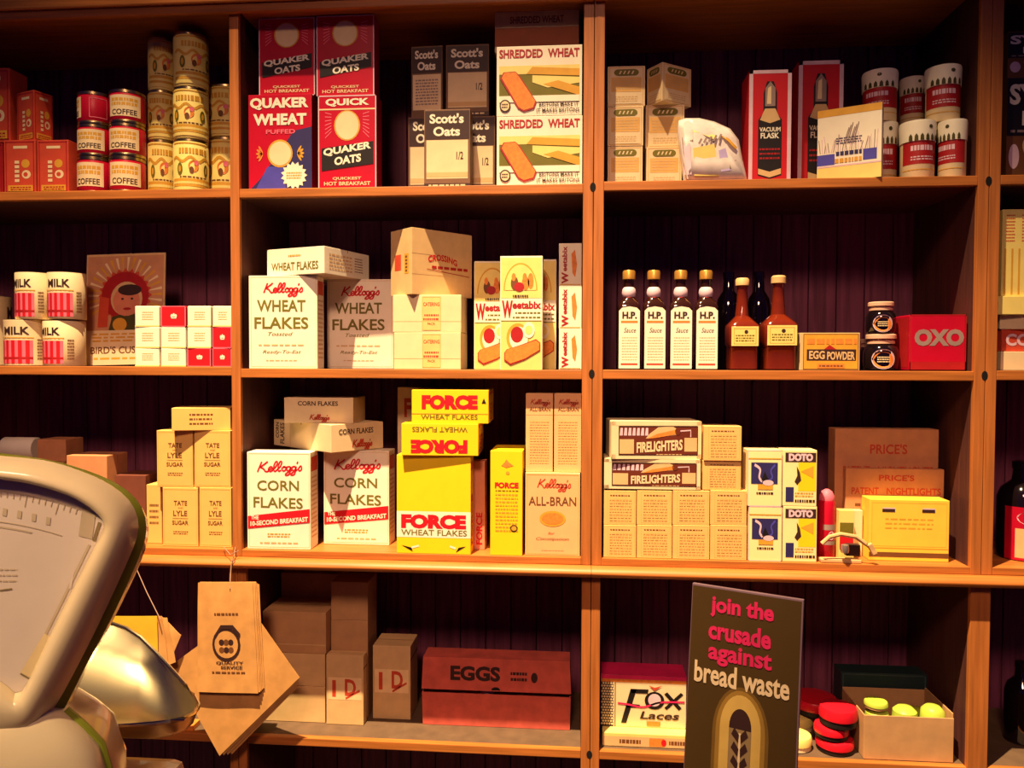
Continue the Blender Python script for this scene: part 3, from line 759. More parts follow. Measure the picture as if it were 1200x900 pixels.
def weeta(F):
    F.rect(.02, .63, .98, .985, PYEL, 0); F.ell(.48, .70, .40, .24, GOLD, 1, a0=0, a1=180); F.ell(.48, .70, .37, .225, PYEL, 2, a0=0, a1=180)
    for du in (-.12, .14): F.ell(.46 + du, .76, .09, .06, BROWN if du < 0 else ORANGE, 3); F.ell(.44 + du, .815, .05, .035, ORANGE, 4)
    F.ell(.72, .78, .07, .07, ORANGE, 3); F.ell(.45, .73, .12, .04, DRED, 4)
    F.lines(.3, .637, .66, .662, 1, DBROWN, 5, .7)
    F.rect(.02, .43, .98, .625, WHITE, 0)
    F.text('W', .04, .455, .30, .61, DRED, 1, .05); F.text('eetabix', .29, .535, .97, .605, DRED, 1, .04)
    F.lines(.36, .485, .95, .515, 1, OLIVE, 1); F.lines(.3, .445, .95, .475, 1, OLIVE, 1)
    F.rect(.02, .0, .98, .43, PYEL, 0); F.line([(.02, .43), (.98, .43)], .008, OLIVE, 1)
    F.ell(.42, .28, .27, .13, GOLD, 1); F.ell(.44, .275, .22, .105, WHITE, 2); F.ell(.4, .31, .15, .07, DRED, 3); F.ell(.68, .35, .14, .07, WHITE, 4); F.ell(.68, .35, .09, .04, PYEL, 5)
    F.poly([(.1, .08), (.1, .15), (.16, .18), (.5, .22), (.85, .27), (.95, .24), (.95, .17), (.6, .09), (.25, .04)], DRED, 5)
    F.poly([(.12, .09), (.12, .155), (.18, .18), (.5, .215), (.85, .26), (.93, .235), (.93, .175), (.6, .10), (.25, .055)], ORANGE, 6)
g = 'tall wheat biscuit boxes'
crate('biscuit_box', 'tall wheat biscuit box in shade left of the front one', 'box', g, WHITE, (555.5, .1), (600, .1), 306, z, .055, weeta)
crate('biscuit_box', 'front bright tall wheat biscuit box with red lettering', 'box', g, WHITE, (586, .004), (635.5, .004), 300, z, .05, weeta)
crate('biscuit_box', 'tall wheat biscuit box in shade behind and right of the front one', 'box', g, WHITE, (607, .105), (651.5, .105), 304, z, .05, weeta)
def weeta_small(F):
    F.text('W', .12, .05, .42, .32, DRED, 1, .04, rot=90); F.text('eetabix', .14, .34, .36, .93, DRED, 1, .03, rot=90)
    F.poly([(.6, .3), (.55, .75), (.7, .85), (.8, .5), (.72, .2)], ORANGE, 1); F.rect(.05, .02, .95, .04, GOLD, 1)
g = 'small wheat biscuit boxes on their sides'
k1 = crate('biscuit_box', 'bottom small wheat biscuit box stacked against the post', 'box', g, WHITE, (655, .085), (681.6, .085), 385.5, z, .08, weeta_small)
k2 = crate('biscuit_box', 'middle small wheat biscuit box stacked against the post', 'box', g, WHITE, (655, .087), (681.6, .087), 335, k1.top + .0005, .08, weeta_small)
crate('biscuit_box', 'top small wheat biscuit box stacked against the post', 'box', g, WHITE, (655, .089), (681.6, .089), 285, k2.top + .0005, .08, weeta_small)
# bay 3: bottles
def sq(hw, hd, z, e=6.0, n=32):
    out = []
    for k in range(n):
        t = 2 * math.pi * k / n; c, s = math.cos(t), math.sin(t)
        out.append(Vector((math.copysign(abs(c) ** (2 / e), c) * hw, math.copysign(abs(s) ** (2 / e), s) * hd, z)))
    return out
z = S(2, 3)
def sauce_bottle(pxc, label, tone):
    y = .045; hw = .0292; x = WX(pxc, y + hw, z + .05)
    t = thing('sauce_bottle', label, 'bottle', (x, y + hw, z), random.uniform(-.06, .06), 'white labelled sauce bottles')
    H = WZ(317, x, y + hw) - z
    zb = lambda py: WZ(py, x, y + hw) - z
    mb = MB()
    rings = [sq(hw * .94, hw * .94, .0003), sq(hw, hw, .003), sq(hw, hw, zb(362)), sq(hw * .97, hw * .97, zb(358)), sq(hw * .8, hw * .8, zb(353.5), 4), sq(hw * .55, hw * .55, zb(350), 2.5), sq(hw * .48, hw * .48, zb(345), 2), sq(hw * .42, hw * .42, zb(330), 2), sq(hw * .46, hw * .46, zb(328), 2)]
    mb.loft(rings, DSAUCE); mb.build('glass_body', t)
    lb = MB(); F = panel(lb, (-hw * .93, -hw - .0002, .003), (1, 0, 0), (0, 0, 1), hw * 1.86, zb(360) - .003)
    F.poly([(0, 0), (1, 0), (1, .93), (.85, .98), (.5, 1), (.15, .98), (0, .93)], WHITE, 0)
    F.text('H.P.', .16, .80, .86, .915, DBROWN, 1, .05); F.rect(.1, .735, .9, .77, ORANGE, 1); F.text('Sauce', .24, .58, .82, .655, DBROWN, 1, .0, .3); F.lines(.15, .12, .88, .52, 9, BUFF, 1, .3); F.rect(.1, .055, .9, .085, ORRED, 1)
    lb.build('front_label', t)
    nb = MB(); nb.lathe([(hw * .46, zb(350)), (hw * .60, zb(347)), (hw * .64, zb(343)), (hw * .58, zb(339)), (hw * .43, zb(336.5))], LILAC); nb.lathe([(hw * .5, zb(350.5)), (hw * .56, zb(349)), (hw * .5, zb(348))], RED); nb.build('neck_label', t)
    cb = MB(); cb.lathe([(hw * .5, zb(328)), (hw * .58, zb(327.5)), (hw * .58, zb(319)), (hw * .5, zb(317.2)), (hw * .3, H)], M('gold_cap', (206, 150, 66), .35, metal=.5)); cb.build('bottle_cap', t)
for i, (c, l) in enumerate(((736.5, 'first'), (765.5, 'second'), (797, 'third'), (826.5, 'fourth'))):
    sauce_bottle(c, 'white labelled square sauce bottle, %s from the left post' % l, i)
def brown_bottle(px0, px1, top, label, y):
    k = 1
    hw = .03
    for _ in range(3): hw = (WX(px1, y + hw, z + .05) - WX(px0, y + hw, z + .05)) / 2
    x = (WX(px1, y + hw, z + .05) + WX(px0, y + hw, z + .05)) / 2
    s_ = (433 - top) / 113.0
    zb = lambda py: WZ(433 - (433 - py) * s_, x, y + hw) - z
    t = thing('relish_bottle', label, 'bottle', (x, y + hw, z), 0, 'brown relish bottles')
    mb = MB()
    mb.loft([sq(hw * .8, hw * .8, .0003), sq(hw * .92, hw * .92, .003), sq(hw * .92, hw * .92, zb(406)), sq(hw, hw, zb(403)), sq(hw, hw, zb(384)), sq(hw * .98, hw * .98, zb(380), 5), sq(hw * .7, hw * .7, zb(374), 3), sq(hw * .44, hw * .44, zb(369), 2), sq(hw * .36, hw * .36, zb(352), 2), sq(hw * .32, hw * .32, zb(334), 2), sq(hw * .38, hw * .38, zb(332), 2)], SAUCE)
    mb.build('glass_body', t)
    lb = MB()
    for f in (panel(lb, (-hw, -hw - .0003, zb(405)), (1, 0, 0), (0, 0, 1), hw * 2, zb(382) - zb(405)),):
        f.rect(.07, 0, .93, 1, PYEL, 0); f.frame(.14, .1, .86, .9, .02, GOLD, 1); f.lines(.2, .2, .8, .6, 3, OLIVE, 1); f.ell(.54, .72, .06, .1, DBROWN, 1)
    lb.build('front_label', t)
    cb = MB(); cb.lathe([(hw * .38, zb(332.5)), (hw * .44, zb(332)), (hw * .44, zb(325)), (hw * .36, zb(323.2)), (hw * .1, zb(323))], M('cream_cap', (220, 180, 120), .4)); cb.build('bottle_cap', t)
brown_bottle(851, 887, 323, 'brown relish bottle with cream label, left of two', .04)
brown_bottle(891.5, 931, 320, 'brown relish bottle with cream label beside the egg powder box', .04)
def dark_bottle(px0, px1, top, base, y, label, name='dark_bottle', lab=None):
    r = .02
    for _ in range(3): r = (WX(px1, y + r, base + .05) - WX(px0, y + r, base + .05)) / 2
    x = (WX(px1, y + r, base + .05) + WX(px0, y + r, base + .05)) / 2; h = WZ(top, x, y + r) - base
    t = thing(name, label, 'bottle', (x, y + r, base), 0, None)
    mb = MB(); mb.lathe([(r * .9, .0003), (r, .004), (r, h * .62), (r * .85, h * .72), (r * .45, h * .8), (r * .38, h * .93)], DGLASS); mb.build('glass_body', t)
    cb = MB(); cb.lathe([(r * .44, h * .92), (r * .44, h * .99), (r * .3, h)], DGLASS); cb.build('bottle_cap', t)
    if lab: lab(t, r, h)
dark_bottle(838, 868, 318, z, .16, 'black glass bottle in shadow behind the left brown bottle')
dark_bottle(874, 903, 318, z, .16, 'black glass bottle in shadow between the two brown bottles')
def eggp(F):
    F.rect(.06, .02, .98, .98, GOLD, 0); F.frame(.06, .03, .98, .97, .012, BROWN, 1)
    F.lines(.12, .68, .95, .86, 1, ORANGE, 2, .8, 2); F.poly([(.4, .55), (.5, .68), (.62, .55)], DRED, 1)
    F.rect(.12, .26, .94, .56, DBROWN, 1); F.text('EGG', .16, .30, .42, .52, BUFF, 2, .03); F.text('POWDER', .46, .28, .92, .50, BUFF, 2, .03); F.rect(.3, .06, .75, .18, ORANGE, 2); F.lines(.33, .08, .72, .16, 1, BROWN, 3)
crate('egg_powder_box', 'small orange egg powder box next to the brown bottles', 'box', None, BUFF, (937, .055), (1007.5, .05), 390, z, .06, eggp, seam=False)
def jar(px0, px1, top, base, y, label):
    r = .02
    for _ in range(3): r = (WX(px1, y + r, base + .03) - WX(px0, y + r, base + .03)) / 2
    x = (WX(px1, y + r, base + .03) + WX(px0, y + r, base + .03)) / 2; h = WZ(top, x, y + r) - base
    t = thing('paste_jar', label, 'jar', (x, y + r, base), -.3, 'dark paste jars')
    mb = MB(); mb.lathe([(r * .82, .0003), (r * .95, .003), (r, h * .2), (r, h * .5), (r * .9, h * .64), (r * .68, h * .72), (r * .68, h * .8)], DGLASS); mb.build('glass_body', t)
    lb = MB(); F = cyl(lb, r * 1.003, 0, h * .6, .1, 1.7); F.ell(.5, .52, .4, .45, LILAC, 0); F.ell(.5, .48, .34, .36, ORANGE, 1); F.lines(.3, .35, .7, .65, 3, CREAM, 2); lb.build('round_label', t)
    cb = MB(); cb.lathe([(r * .66, h * .72), (r * .78, h * .73), (r * .78, h * .80), (r * .66, h * .82), (r * .66, h * .86), (r * .86, h * .87), (r * .86, h * .97), (r * .8, h - .0004), (r * .7, h - .0012)], M('lid_cream', (224, 180, 150), .4)); cb.build('lid', t)
    return base + h + .0004
j = jar(1012, 1052, 391.5, z, .05, 'lower dark jar with round label carrying another jar')
jar(1015, 1049, 354, j, .055, 'upper dark jar with round label standing on a jar')
jar(1006, 1036, 397, z, .155, 'dark jar peeping from behind the stacked jars, left')
def oxo(F):
    F.frame(0, 0, 1, 1, .015, DRED, 0, .02)
    F.rect(.0, .0, 1, .16, DRED, 0); F.text('OXO', .08, .44, .96, .74, GREY, 1, .06)
def oxo_l(F): F.rect(.1, .06, .9, .94, DRED, 0)
crate('cube_tin', 'crimson tin with large grey capitals at the right of shelf', 'tin', None, CRIM, (1066, .03), (1132, .03), 368.5, z, .1, oxo, None, oxo_l, seam=False, bev=.004)
# bay 4 row 2
z = S(2, 4)
def ribbed(F):
    for k in range(9): F.rect(.04 + k * .11, .02, .07 + k * .11, .55, GOLD, 0)
    for k in range(4): F.lines(.06 + k * .25, .62, .2 + k * .25, .95, 9, ORRED, 0, .4, k)
def cob(F): F.text('CO', .06, .25, .42, .8, LILAC, 1, .04)
k1 = crate('flat_box', 'flat cream box at the bottom of the right edge pile', 'box', 'pile at the right frame edge', CREAM, (1173, .03), (1250, .03), 412, z, .12, None)
k2 = crate('flat_box', 'red box with pale capitals in the right edge pile', 'box', 'pile at the right frame edge', ORRED, (1174, .04), (1252, .05), 386, k1.top + .0005, .1, cob)
k3 = crate('flat_box', 'thin pale box above the red one in the right pile', 'box', 'pile at the right frame edge', CREAM, (1172, .04), (1250, .02), 369, k2.top + .0005, .12, None)
k4 = crate('flat_box', 'yellow cream tray box under the tall ribbed one, right edge', 'box', 'pile at the right frame edge', PYEL, (1170, .02), (1248, .02), 347, k3.top + .0005, .12, None)
crate('ribbed_box', 'tall pale yellow ribbed box on the right edge pile', 'box', None, PYEL, (1173.5, .03), (1248, .03), 245, k4.top + .0005, .1, ribbed)

# ------------------------------------------------------------------ ROW 3
z = Z3 + .0004
def sugar(F):
    F.frame(.04, .03, .96, .97, .006, GOLD, 0, .005)
    F.text('TATE', .32, .70, .70, .78, BROWN, 1, .02); F.text('AND', .44, .645, .58, .67, BROWN, 1, .0); F.text('LYLE', .30, .52, .70, .61, BROWN, 1, .02); F.rect(.28, .475, .72, .482, BROWN, 1)
    F.text('SUGAR', .27, .37, .73, .44, BROWN, 1, .02); F.lines(.3, .2, .72, .27, 2, BROWN, 1, .35)
sug = M('sugar_carton', (232, 182, 98), .6, var=.05)
g = 'pale yellow sugar cartons'
a = crate('sugar_carton', 'sugar carton at lower middle of the sugar stack', 'box', g, sug, (191, .02), (232, .02), 571.5, z, .09, sugar, None, sugar)
b = crate('sugar_carton', 'sugar carton at lower right, against the post', 'box', g, sug, (234, .02), (271, .02), 571.5, z, .09, sugar)
crate('sugar_carton', 'sugar carton at lower left, set back behind its neighbour', 'box', g, sug, (172, .045), (189.5, .045), 568, z, .08, lambda F: (F.lines(.2, .3, .8, .7, 4, BROWN, 0, .4)))
c = crate('sugar_carton', 'upper left sugar carton of the sugar stack', 'box', g, sug, (184, .022), (226, .022), 504.5, a.top + .0005, .09, sugar)
d = crate('sugar_carton', 'upper right sugar carton of the sugar stack', 'box', g, sug, (228, .022), (270, .022), 504.5, b.top + .0005, .09, sugar)
crate('sugar_carton', 'sugar carton lying askew across the top of the stack', 'box', g, sug, (201, -.004), (270, .034), 478, max(c.top, d.top) + .0005, .1, lambda F: F.lines(.3, .2, .7, .8, 3, BROWN, 0, .4))
# things half hidden behind the scale
def plainlab(F): F.lines(.2, .5, .85, .8, 2, ORANGE, 0)
u1 = crate('carton', 'large brown carton on worktop shelf behind the scale, left', 'box', 'cartons behind the scale', CARTON, (-30, .1), (75, .1), 541, z, .15, None)
u2 = crate('carton', 'tan carton with faint print just above the scale rim', 'box', 'cartons behind the scale', PINKCARD, (79, .05), (126, .05), 534, z, .1, plainlab)
crate('carton', 'dark carton between the scale and the sugar cartons', 'box', 'cartons behind the scale', M('dark_carton', (116, 62, 44), .7), (136, .08), (171, .08), 557, z, .1, None)
mb = MB(); c0 = P(20, 540, .13)
r_ = .032
mb.lathe([(r_ * .9, 0), (r_, .004), (r_, .10), (r_ * .9, .104), (.006, .104)], WHITE, 28, (0, 0, 0), Matrix.Rotation(math.pi / 2, 4, 'Y'))
o = mb.build('paper_roll', loc=(c0.x - .062, .16, u1.top + r_ + .0008)); tag(o, 'white paper roll lying on the brown carton above the scale', 'roll')
crate('carton', 'small brown box beside the white roll above the scale', 'box', 'cartons behind the scale', PINKCARD, (44, .12), (77, .12), 515, u1.top + .0005, .08, None)
# bay 2: corn flakes
g = 'cream corn flakes boxes'
cl = crate('cereal_box', 'front cream corn flakes box with red ribbon, left of two', 'box', g, WHITE, (290, .012), (364, .016), 530, z, .065, flakes(0, 1), fl_side)
cr = crate('cereal_box', 'cream corn flakes box with red ribbon, right of two, half shaded', 'box', g, WHITE, (379.5, .086), (456, .084), 528, z, .065, flakes(0, 1), fl_side)
def lyingR(F): F.text('CORN FLAKES', .14, .62, .8, .82, DBROWN, 1, .02); script(F, .38, .12, .78, .38, ORRED, 1, .02, 2.5)
def lyingL(F): F.text('CORN', .04, .3, .1, .9, DBROWN, 1, .02, rot=90); F.text('FLAKES', .12, .1, .2, .9, DBROWN, 1, .02, rot=90); F.rect(.3, .02, .31, .98, BUFF, 0)
cw = crate2('cereal_case', 'buff corn flakes case lying cornerwise across two corn flakes boxes', 'box', g, CREAM, (388, .009), 321, 449, 498, max(cl.top, cr.top) + .0005, 52, lyingR, lyingL)
def lyingT(F): F.text('CORN FLAKES', .2, .68, .78, .86, DBROWN, 1, .02); script(F, .36, .12, .66, .32, ORRED, 1, .014, 2.5)
crate('cereal_case', 'buff corn flakes case on the very top of the pile', 'box', g, CREAM, (333, .062), (414, .062), 466, cw.top + .0005, .12, lyingT)
# yellow boxes
def force_front(F):
    F.rect(0, .165, 1, .43, WHITE, 0)
    F.text('FORCE', .06, .255, .94, .40, RED, 1, .07); F.text('WHEAT FLAKES', .06, .185, .95, .245, OLIVE, 1, .015)
    F.poly([(.06, .085), (.22, .02), (.2, .06)], BLACK, 1); F.poly([(.94, .085), (.80, .02), (.84, .07)], BLACK, 1); F.line([(.2, .06), (.3, .08)], .02, WHITE, 1); F.line([(.8, .06), (.72, .08)], .02, WHITE, 1)
def force_end(flip):
    def fn(F):
        if not flip:
            F.text('FORCE', .13, .42, .86, .85, RED, 1, .07); F.rect(0, .28, 1, .30, GOLD, 1); F.text('WHEAT FLAKES', .12, .12, .86, .26, OLIVE, 1, .015)
            F.poly([(.91, .6), (.94, .76), (.97, .6)], BLACK, 1)
        else:
            F.text('FORCE', .86, .50, .12, .07, RED, 1, .07); F.text('WHEAT FLAKES', .86, .9, .14, .74, OLIVE, 1, .015)
    return fn
def force_side(F): F.text('FORCE', .25, .08, .7, .6, RED, 1, .03, rot=90); F.rect(.1, .85, .9, .93, PINK, 0)
g = 'yellow wheat flakes boxes'
f1 = crate('cereal_box', 'yellow wheat flakes box standing at the shelf front under two others', 'box', g, YEL, (465, .004), (551.5, .002), 533.5, z, .05, force_front, force_side)
f2 = crate('cereal_box', 'upside down yellow wheat flakes box lying in middle of the stack', 'box', g, YEL, (470.5, -.012), (560.5, -.004), 496.5, f1.top + .0005, .17, force_end(True), force_side)
f3 = crate('cereal_box', 'yellow wheat flakes box lying on top of the stack', 'box', g, YEL, (482.5, -.006), (572.5, .0), 457, f2.top + .0005, .17, force_end(False), force_side)
fb = crate('cereal_box', 'pinkish wheat flakes box standing close behind the front yellow one', 'box', None, M('pink_tan_card', (214, 138, 104), .6), (478, .062), (568, .060), 540, z, .05, lambda F: F.text('FORCE', .89, .06, .97, .42, RED, 1, .03, rot=90), force_side)
def force_narrow(F):
    F.text('FORCE', .14, .645, .88, .70, RED, 1, .05); F.lines(.16, .61, .88, .63, 1, OLIVE, 1)
    F.poly([(.34, .86), (.44, .89), (.5, .92), (.58, .89), (.72, .86), (.5, .84)], ORANGE, 1); F.ell(.54, .79, .06, .016, GOLD, 1); F.lines(.16, .22, .86, .60, 11, GOLD, 1, .45); F.ell(.74, .26, .12, .035, BROWN, 1); F.ell(.74, .26, .08, .022, GOLD, 2)
crate('cereal_box', 'narrow yellow wheat flakes box standing side out near the stack', 'box', g, YEL, (574.5, .006), (612, .006), 528.5, z, .15, force_narrow)
pk = crate('cereal_box', 'faded cream wheat flakes box rising behind the two lying yellow ones', 'box', None, CREAM, (466, .178), (545, .178), 454, z, .06, lambda F: (F.text('FORCE', .1, .8, .8, .93, ORRED, 1, .04)))
def bran(F):
    F.frame(.03, .02, .97, .98, .005, GOLD, 0, .004)
    script(F, .2, .82, .84, .92, ORRED, 1, .02, .7, .0); F.text('ALL-BRAN', .06, .61, .93, .715, BROWN, 1, .012); F.ell(.5, .45, .24, .095, GOLD, 1); F.ell(.5, .45, .2, .07, ORANGE, 2)
    F.text('for', .42, .26, .54, .29, ORRED, 1, 0, .3); F.text('Constipation', .2, .18, .8, .225, BROWN, 1, 0, .3); F.lines(.3, .06, .7, .08, 1, BUFF, 1)
def bran_n(F):
    script(F, .15, .86, .9, .92, ORRED, 1, .03, .35, .0); F.text('ALL-BRAN', .14, .775, .9, .825, BROWN, 1, .012); F.lines(.15, .1, .85, .66, 16, M('faint_peach_print', (228, 174, 98), .6), 1, .5)
    F.rect(0, .73, 1, .735, BUFF, 1)
peach = M('peach_card', (236, 178, 120), .6, var=.05)
g = 'peach bran cereal boxes'
a = crate('cereal_box', 'wide peach bran cereal box standing next to the post', 'box', g, peach, (615.5, .012), (679.5, .012), 554.5, z, .06, bran)
crate('cereal_box', 'left narrow peach bran box on the wide one', 'box', g, peach, (616, .028), (647.8, .028), 461, a.top + .0005, .075, bran_n)
crate('cereal_box', 'right narrow peach bran box on the wide one', 'box', g, peach, (649.2, .028), (681, .028), 461, a.top + .0005, .075, bran_n)
# bay 3: firelighters and plain cartons
def blocktxt(F):
    F.frame(.12, .06, .95, .97, .004, GOLD, 0, .004); F.lines(.2, .84, .8, .885, 1, BROWN, 1, .6, 3); F.lines(.18, .1, .86, .78, 8, M('faint_peach_print', (228, 174, 98), .6), 1, .6)
pc = M('pale_peach_carton', (234, 184, 108), .6, var=.06)
g = 'plain peach cartons under the firelighters'
cols = [(707.5, 745.5), (746.5, 787.5), (788.5, 831.5), (832.5, 875)]
tops = []
for i, (p0, p1) in enumerate(cols):
    nm = ('first', 'second', 'third', 'fourth')[i]
    a = crate('plain_carton', 'plain peach carton in the bottom row, %s from the post' % nm, 'box', g, pc, (p0, .012), (p1, .012), 615.5, z, .07, blocktxt)
    b = crate('plain_carton', 'plain peach carton in the upper row, %s from the post' % nm, 'box', g, pc, (p0, .013), (p1, .013), 575, a.top + .0005, .07, blocktxt)
    tops.append(b.top)
t1 = max(tops) + .0005
a = crate('plain_carton', 'plain peach carton beside the lower firelighter box', 'box', g, pc, (823.5, .017), (868.5, .017), 540, t1, .07, blocktxt)
crate('plain_carton', 'topmost plain peach carton beside the upper firelighter box', 'box', g, pc, (825, .012), (869, .012), 499.5, a.top + .0005, .07, blocktxt)
maroon = M('maroon_print', (104, 40, 22), .55, var=.08)
def fire(F):
    F.frame(0, 0, 1, 1, .05, CREAM, 0, .12); F.rect(.08, .10, .96, .87, maroon, 1); F.frame(.08, .10, .96, .87, .006, BLACK, 2, .02)
    [F.poly([(.09 + k * .047, .62), (.125 + k * .047, .62), (.125 + k * .047, .82), (.10 + k * .047, .82)], LILAC, 2) for k in range(7)]; F.rect(.09, .14, .25, .52, BUFF, 2); F.rect(.81, .2, .95, .56, BUFF, 2)
    F.text('FIRELIGHTERS', .28, .16, .79, .44, CREAM, 3, .035, slope=.08)
    F.poly([(.38, .54), (.42, .66), (.52, .84), (.68, .86), (.74, .78), (.72, .64), (.54, .58)], BUFF, 2); F.poly([(.4, .54), (.5, .66), (.72, .78), (.72, .66), (.5, .56)], ORANGE, 3); F.ell(.735, .73, .03, .1, maroon, 3)
    F.line([(.76, .74), (.88, .76), (.88, .58)], .012, LILAC, 2, 3)
    F.lines(.5, .10, .78, .14, 1, BUFF, 3)
g = 'maroon and cream firelighter boxes'
fl1 = crate('firelighter_box', 'lower maroon firelighter box on the plain cartons', 'box', g, CREAM, (708, .012), (821, .014), 538, t1, .12, fire, bev=.003, seam=False)
crate('firelighter_box', 'upper maroon firelighter box shifted to the right', 'box', g, CREAM, (716.5, .002), (822, .022), 493.5, fl1.top + .0005, .12, fire, bev=.003, seam=False)
def bluepic(F):
    F.frame(.0, .0, 1, 1, .02, LILAC, 0, .012); F.rect(.1, .40, .88, .78, NAVY, 1)
    F.line(_sm([(.2, .74), (.36, .66), (.34, .52), (.42, .44)]), .05, LILAC, 2); F.line(_sm([(.8, .74), (.68, .64), (.72, .52), (.64, .46)]), .04, BLUE, 2); F.poly([(.4, .46), (.5, .62), (.62, .46)], BLACK, 2); F.ell(.6, .42, .16, .05, LILAC, 3)
    F.rect(.3, .3, .74, .39, GOLD, 2); F.lines(.26, .2, .76, .27, 1, DBROWN, 2, .5, 8); F.rect(.02, .84, .98, .86, GOLD, 1)
def doto(F):
    F.rect(.06, .79, .97, .955, DBROWN, 1); F.text('DOTO', .16, .805, .88, .94, LILAC, 2, .07)
    F.rect(.45, .27, .97, .78, YEL, 0); F.poly([(.4, .72), (.5, .6), (.54, .46), (.42, .38), (.34, .44), (.42, .54)], DBROWN, 1); F.poly([(.52, .62), (.9, .72), (.9, .5)], GOLD, 1)
    F.rect(.08, .08, .32, .34, NAVY, 1); F.lines(.36, .06, .95, .13, 1, DBROWN, 1, .7, 4); F.lines(.36, .16, .9, .26, 2, GOLD, 1)
wcard = M('white_yellow_carton', (244, 226, 160), .5, var=.04)
g = 'small picture cartons in a two by two block'
a = crate('picture_carton', 'lower left picture carton with a navy picture panel', 'box', g, wcard, (877, .012), (916, .012), 593.5, z, .07, bluepic)
b = crate('picture_carton', 'lower right picture carton with dark heading and yellow panel', 'box', g, wcard, (917.5, .012), (957, .012), 593.5, z, .07, doto)
crate('picture_carton', 'upper left picture carton with a navy picture panel', 'box', g, wcard, (876, .012), (916, .012), 527.5, a.top + .0005, .07, bluepic)
crate('picture_carton', 'upper right picture carton with dark heading and yellow panel', 'box', g, wcard, (917.5, .012), (957, .012), 527.5, b.top + .0005, .07, doto)
# tubes, small tin, plane like wooden tool, price boxes
def tube_tin(pxa, pxb, top, base, y, label):
    r = .02
    for _ in range(3): r = (WX(pxb, y + r, base + .05) - WX(pxa, y + r, base + .05)) / 2
    x = (WX(pxb, y + r, base + .05) + WX(pxa, y + r, base + .05)) / 2; h = WZ(top, x, y + r) - base
    t = thing('polish_tin', label, 'tin', (x, y + r, base), .3, None)
    mb = MB(); mb.lathe([(r * .95, 0), (r, .002), (r, h * .8), (r * .9, h * .84)], CRIM); F = cyl(mb, r, 0, h * .8, 0, 2); F.rect(0, .52, 1, .62, GREY, 0, 8); F.rect(0, .25, 1, .32, GREY, 0, 8); F.ell(.5, .42, .2, .08, LILAC, 1); mb.build('tin_body', t)
    cb = MB(); cb.lathe([(r * .88, h * .83), (r * .9, h * .84), (r * .9, h * .9), (r * .6, h * .97), (r * .2, h)], PINK); cb.build('lid', t)
tube_tin(958.5, 978, 573, z, .05, 'tall crimson tin between picture cartons and the brown cartons')
def yt(F):
    F.rect(.05, .5, .95, .75, OLIVE, 0); F.rect(.05, .2, .95, .48, RED, 0)
crate('small_packet', 'small yellow and red packet behind the wooden tool', 'packet', None, PYEL, (983, .046), (1001, .046), 598, z, .025, yt)
crate('small_packet', 'cream low box behind the wooden tool, left of the slotted box', 'packet', None, CREAM, (985, .085), (1010.5, .085), 598, z, .02, None)
def mincer():
    y = -.002
    base = P(985, 655, y); t = thing('wooden_tool', 'small wooden tool with curved arm lying before the yellow slotted box', 'tool', (base.x, y + .03, z))
    loc = Vector(t.location)
    def q(px, py, yy=y): 
        p = P(px, py, yy) - loc; p.z = max(p.z, .003); return p
    wd = M('pale_wood', (206, 164, 112), .6, var=.2, kind='wx')
    mb = MB(); mb.box((-.045, -.022, .0004), (.055, .006, .009), wd, .002); mb.build('base_plate', t)
    mb = MB(); mb.tube([q(963, 637), q(972, 629), q(985, 626), q(1003, 629), q(1014, 637), q(1024, 648)], .0055, wd); mb.build('curved_arm', t)
    mb = MB(); mb.lathe([(.001, -.012), (.009, -.01), (.011, 0), (.009, .01), (.001, .012)], M('dull_steel', (200, 180, 170), .3, metal=.8), 20, q(990, 643, y)); mb.build('round_knob', t)
    mb = MB(); mb.box((-.018, 0, 0), (.018, .02, .03), DBROWN, .004, Matrix.Translation(q(1000, 652, y + .012))); mb.build('block', t)
    mb = MB(); mb.box((-.006, -.002, 0), (.006, .012, .03), wd, .002, Matrix.Translation(q(1026, 650, y - .004)) @ Matrix.Rotation(-.5, 4, 'Y')); mb.build('end_stop', t)
mincer()
def price(F):
    F.text('PRICE\'S', .34, .80, .70, .88, ORRED, 1, .02); F.text('PATENT', .08, .60, .34, .70, ORRED, 1, .02); F.text('NIGHTLIGHTS', .42, .60, .95, .70, ORRED, 1, .02); F.lines(.1, .43, .9, .5, 1, BROWN, 1, .6)
    F.lines(.06, .15, .9, .36, 3, BROWN, 1, .3)
g = 'brown nightlight cartons'
crate('nightlight_carton', 'tall rear brown nightlight carton at the right', 'box', g, PINKCARD, (977, .132), (1098, .132), 503, z, .055, price)
crate('nightlight_carton', 'lower brown nightlight carton before the tall one', 'box', g, PINKCARD, (990, .108), (1105, .108), 549.5, z, .02, lambda F: (F.text("PRICE'S", .34, .86, .70, .93, ORRED, 1, .02), F.text('PATENT', .06, .70, .34, .78, ORRED, 1, .02), F.text('NIGHTLIGHTS', .42, .70, .97, .78, ORRED, 1, .02), F.lines(.1, .45, .9, .62, 2, BROWN, 1, .4)))
def slots(F):
    for u in (.2, .7): F.rect(u - .035, .80, u + .125, .87, LILAC, 0); F.rect(u - .04, .80, u + .12, .85, DBROWN, 1)
    F.rect(0, .20, 1, .215, GOLD, 0); F.rect(0, .06, 1, .14, BROWN, 0); F.lines(.2, .5, .8, .72, 3, GOLD, 0, .3); F.frame(.03, .24, .97, .95, .004, GOLD, 0)
crate('slotted_box', 'bright yellow box with two dark slots near the right post', 'box', None, M('amber_card', (244, 200, 70), .5, var=.05), (1018.5, .046), (1112, .042), 586, z, .06, slots)
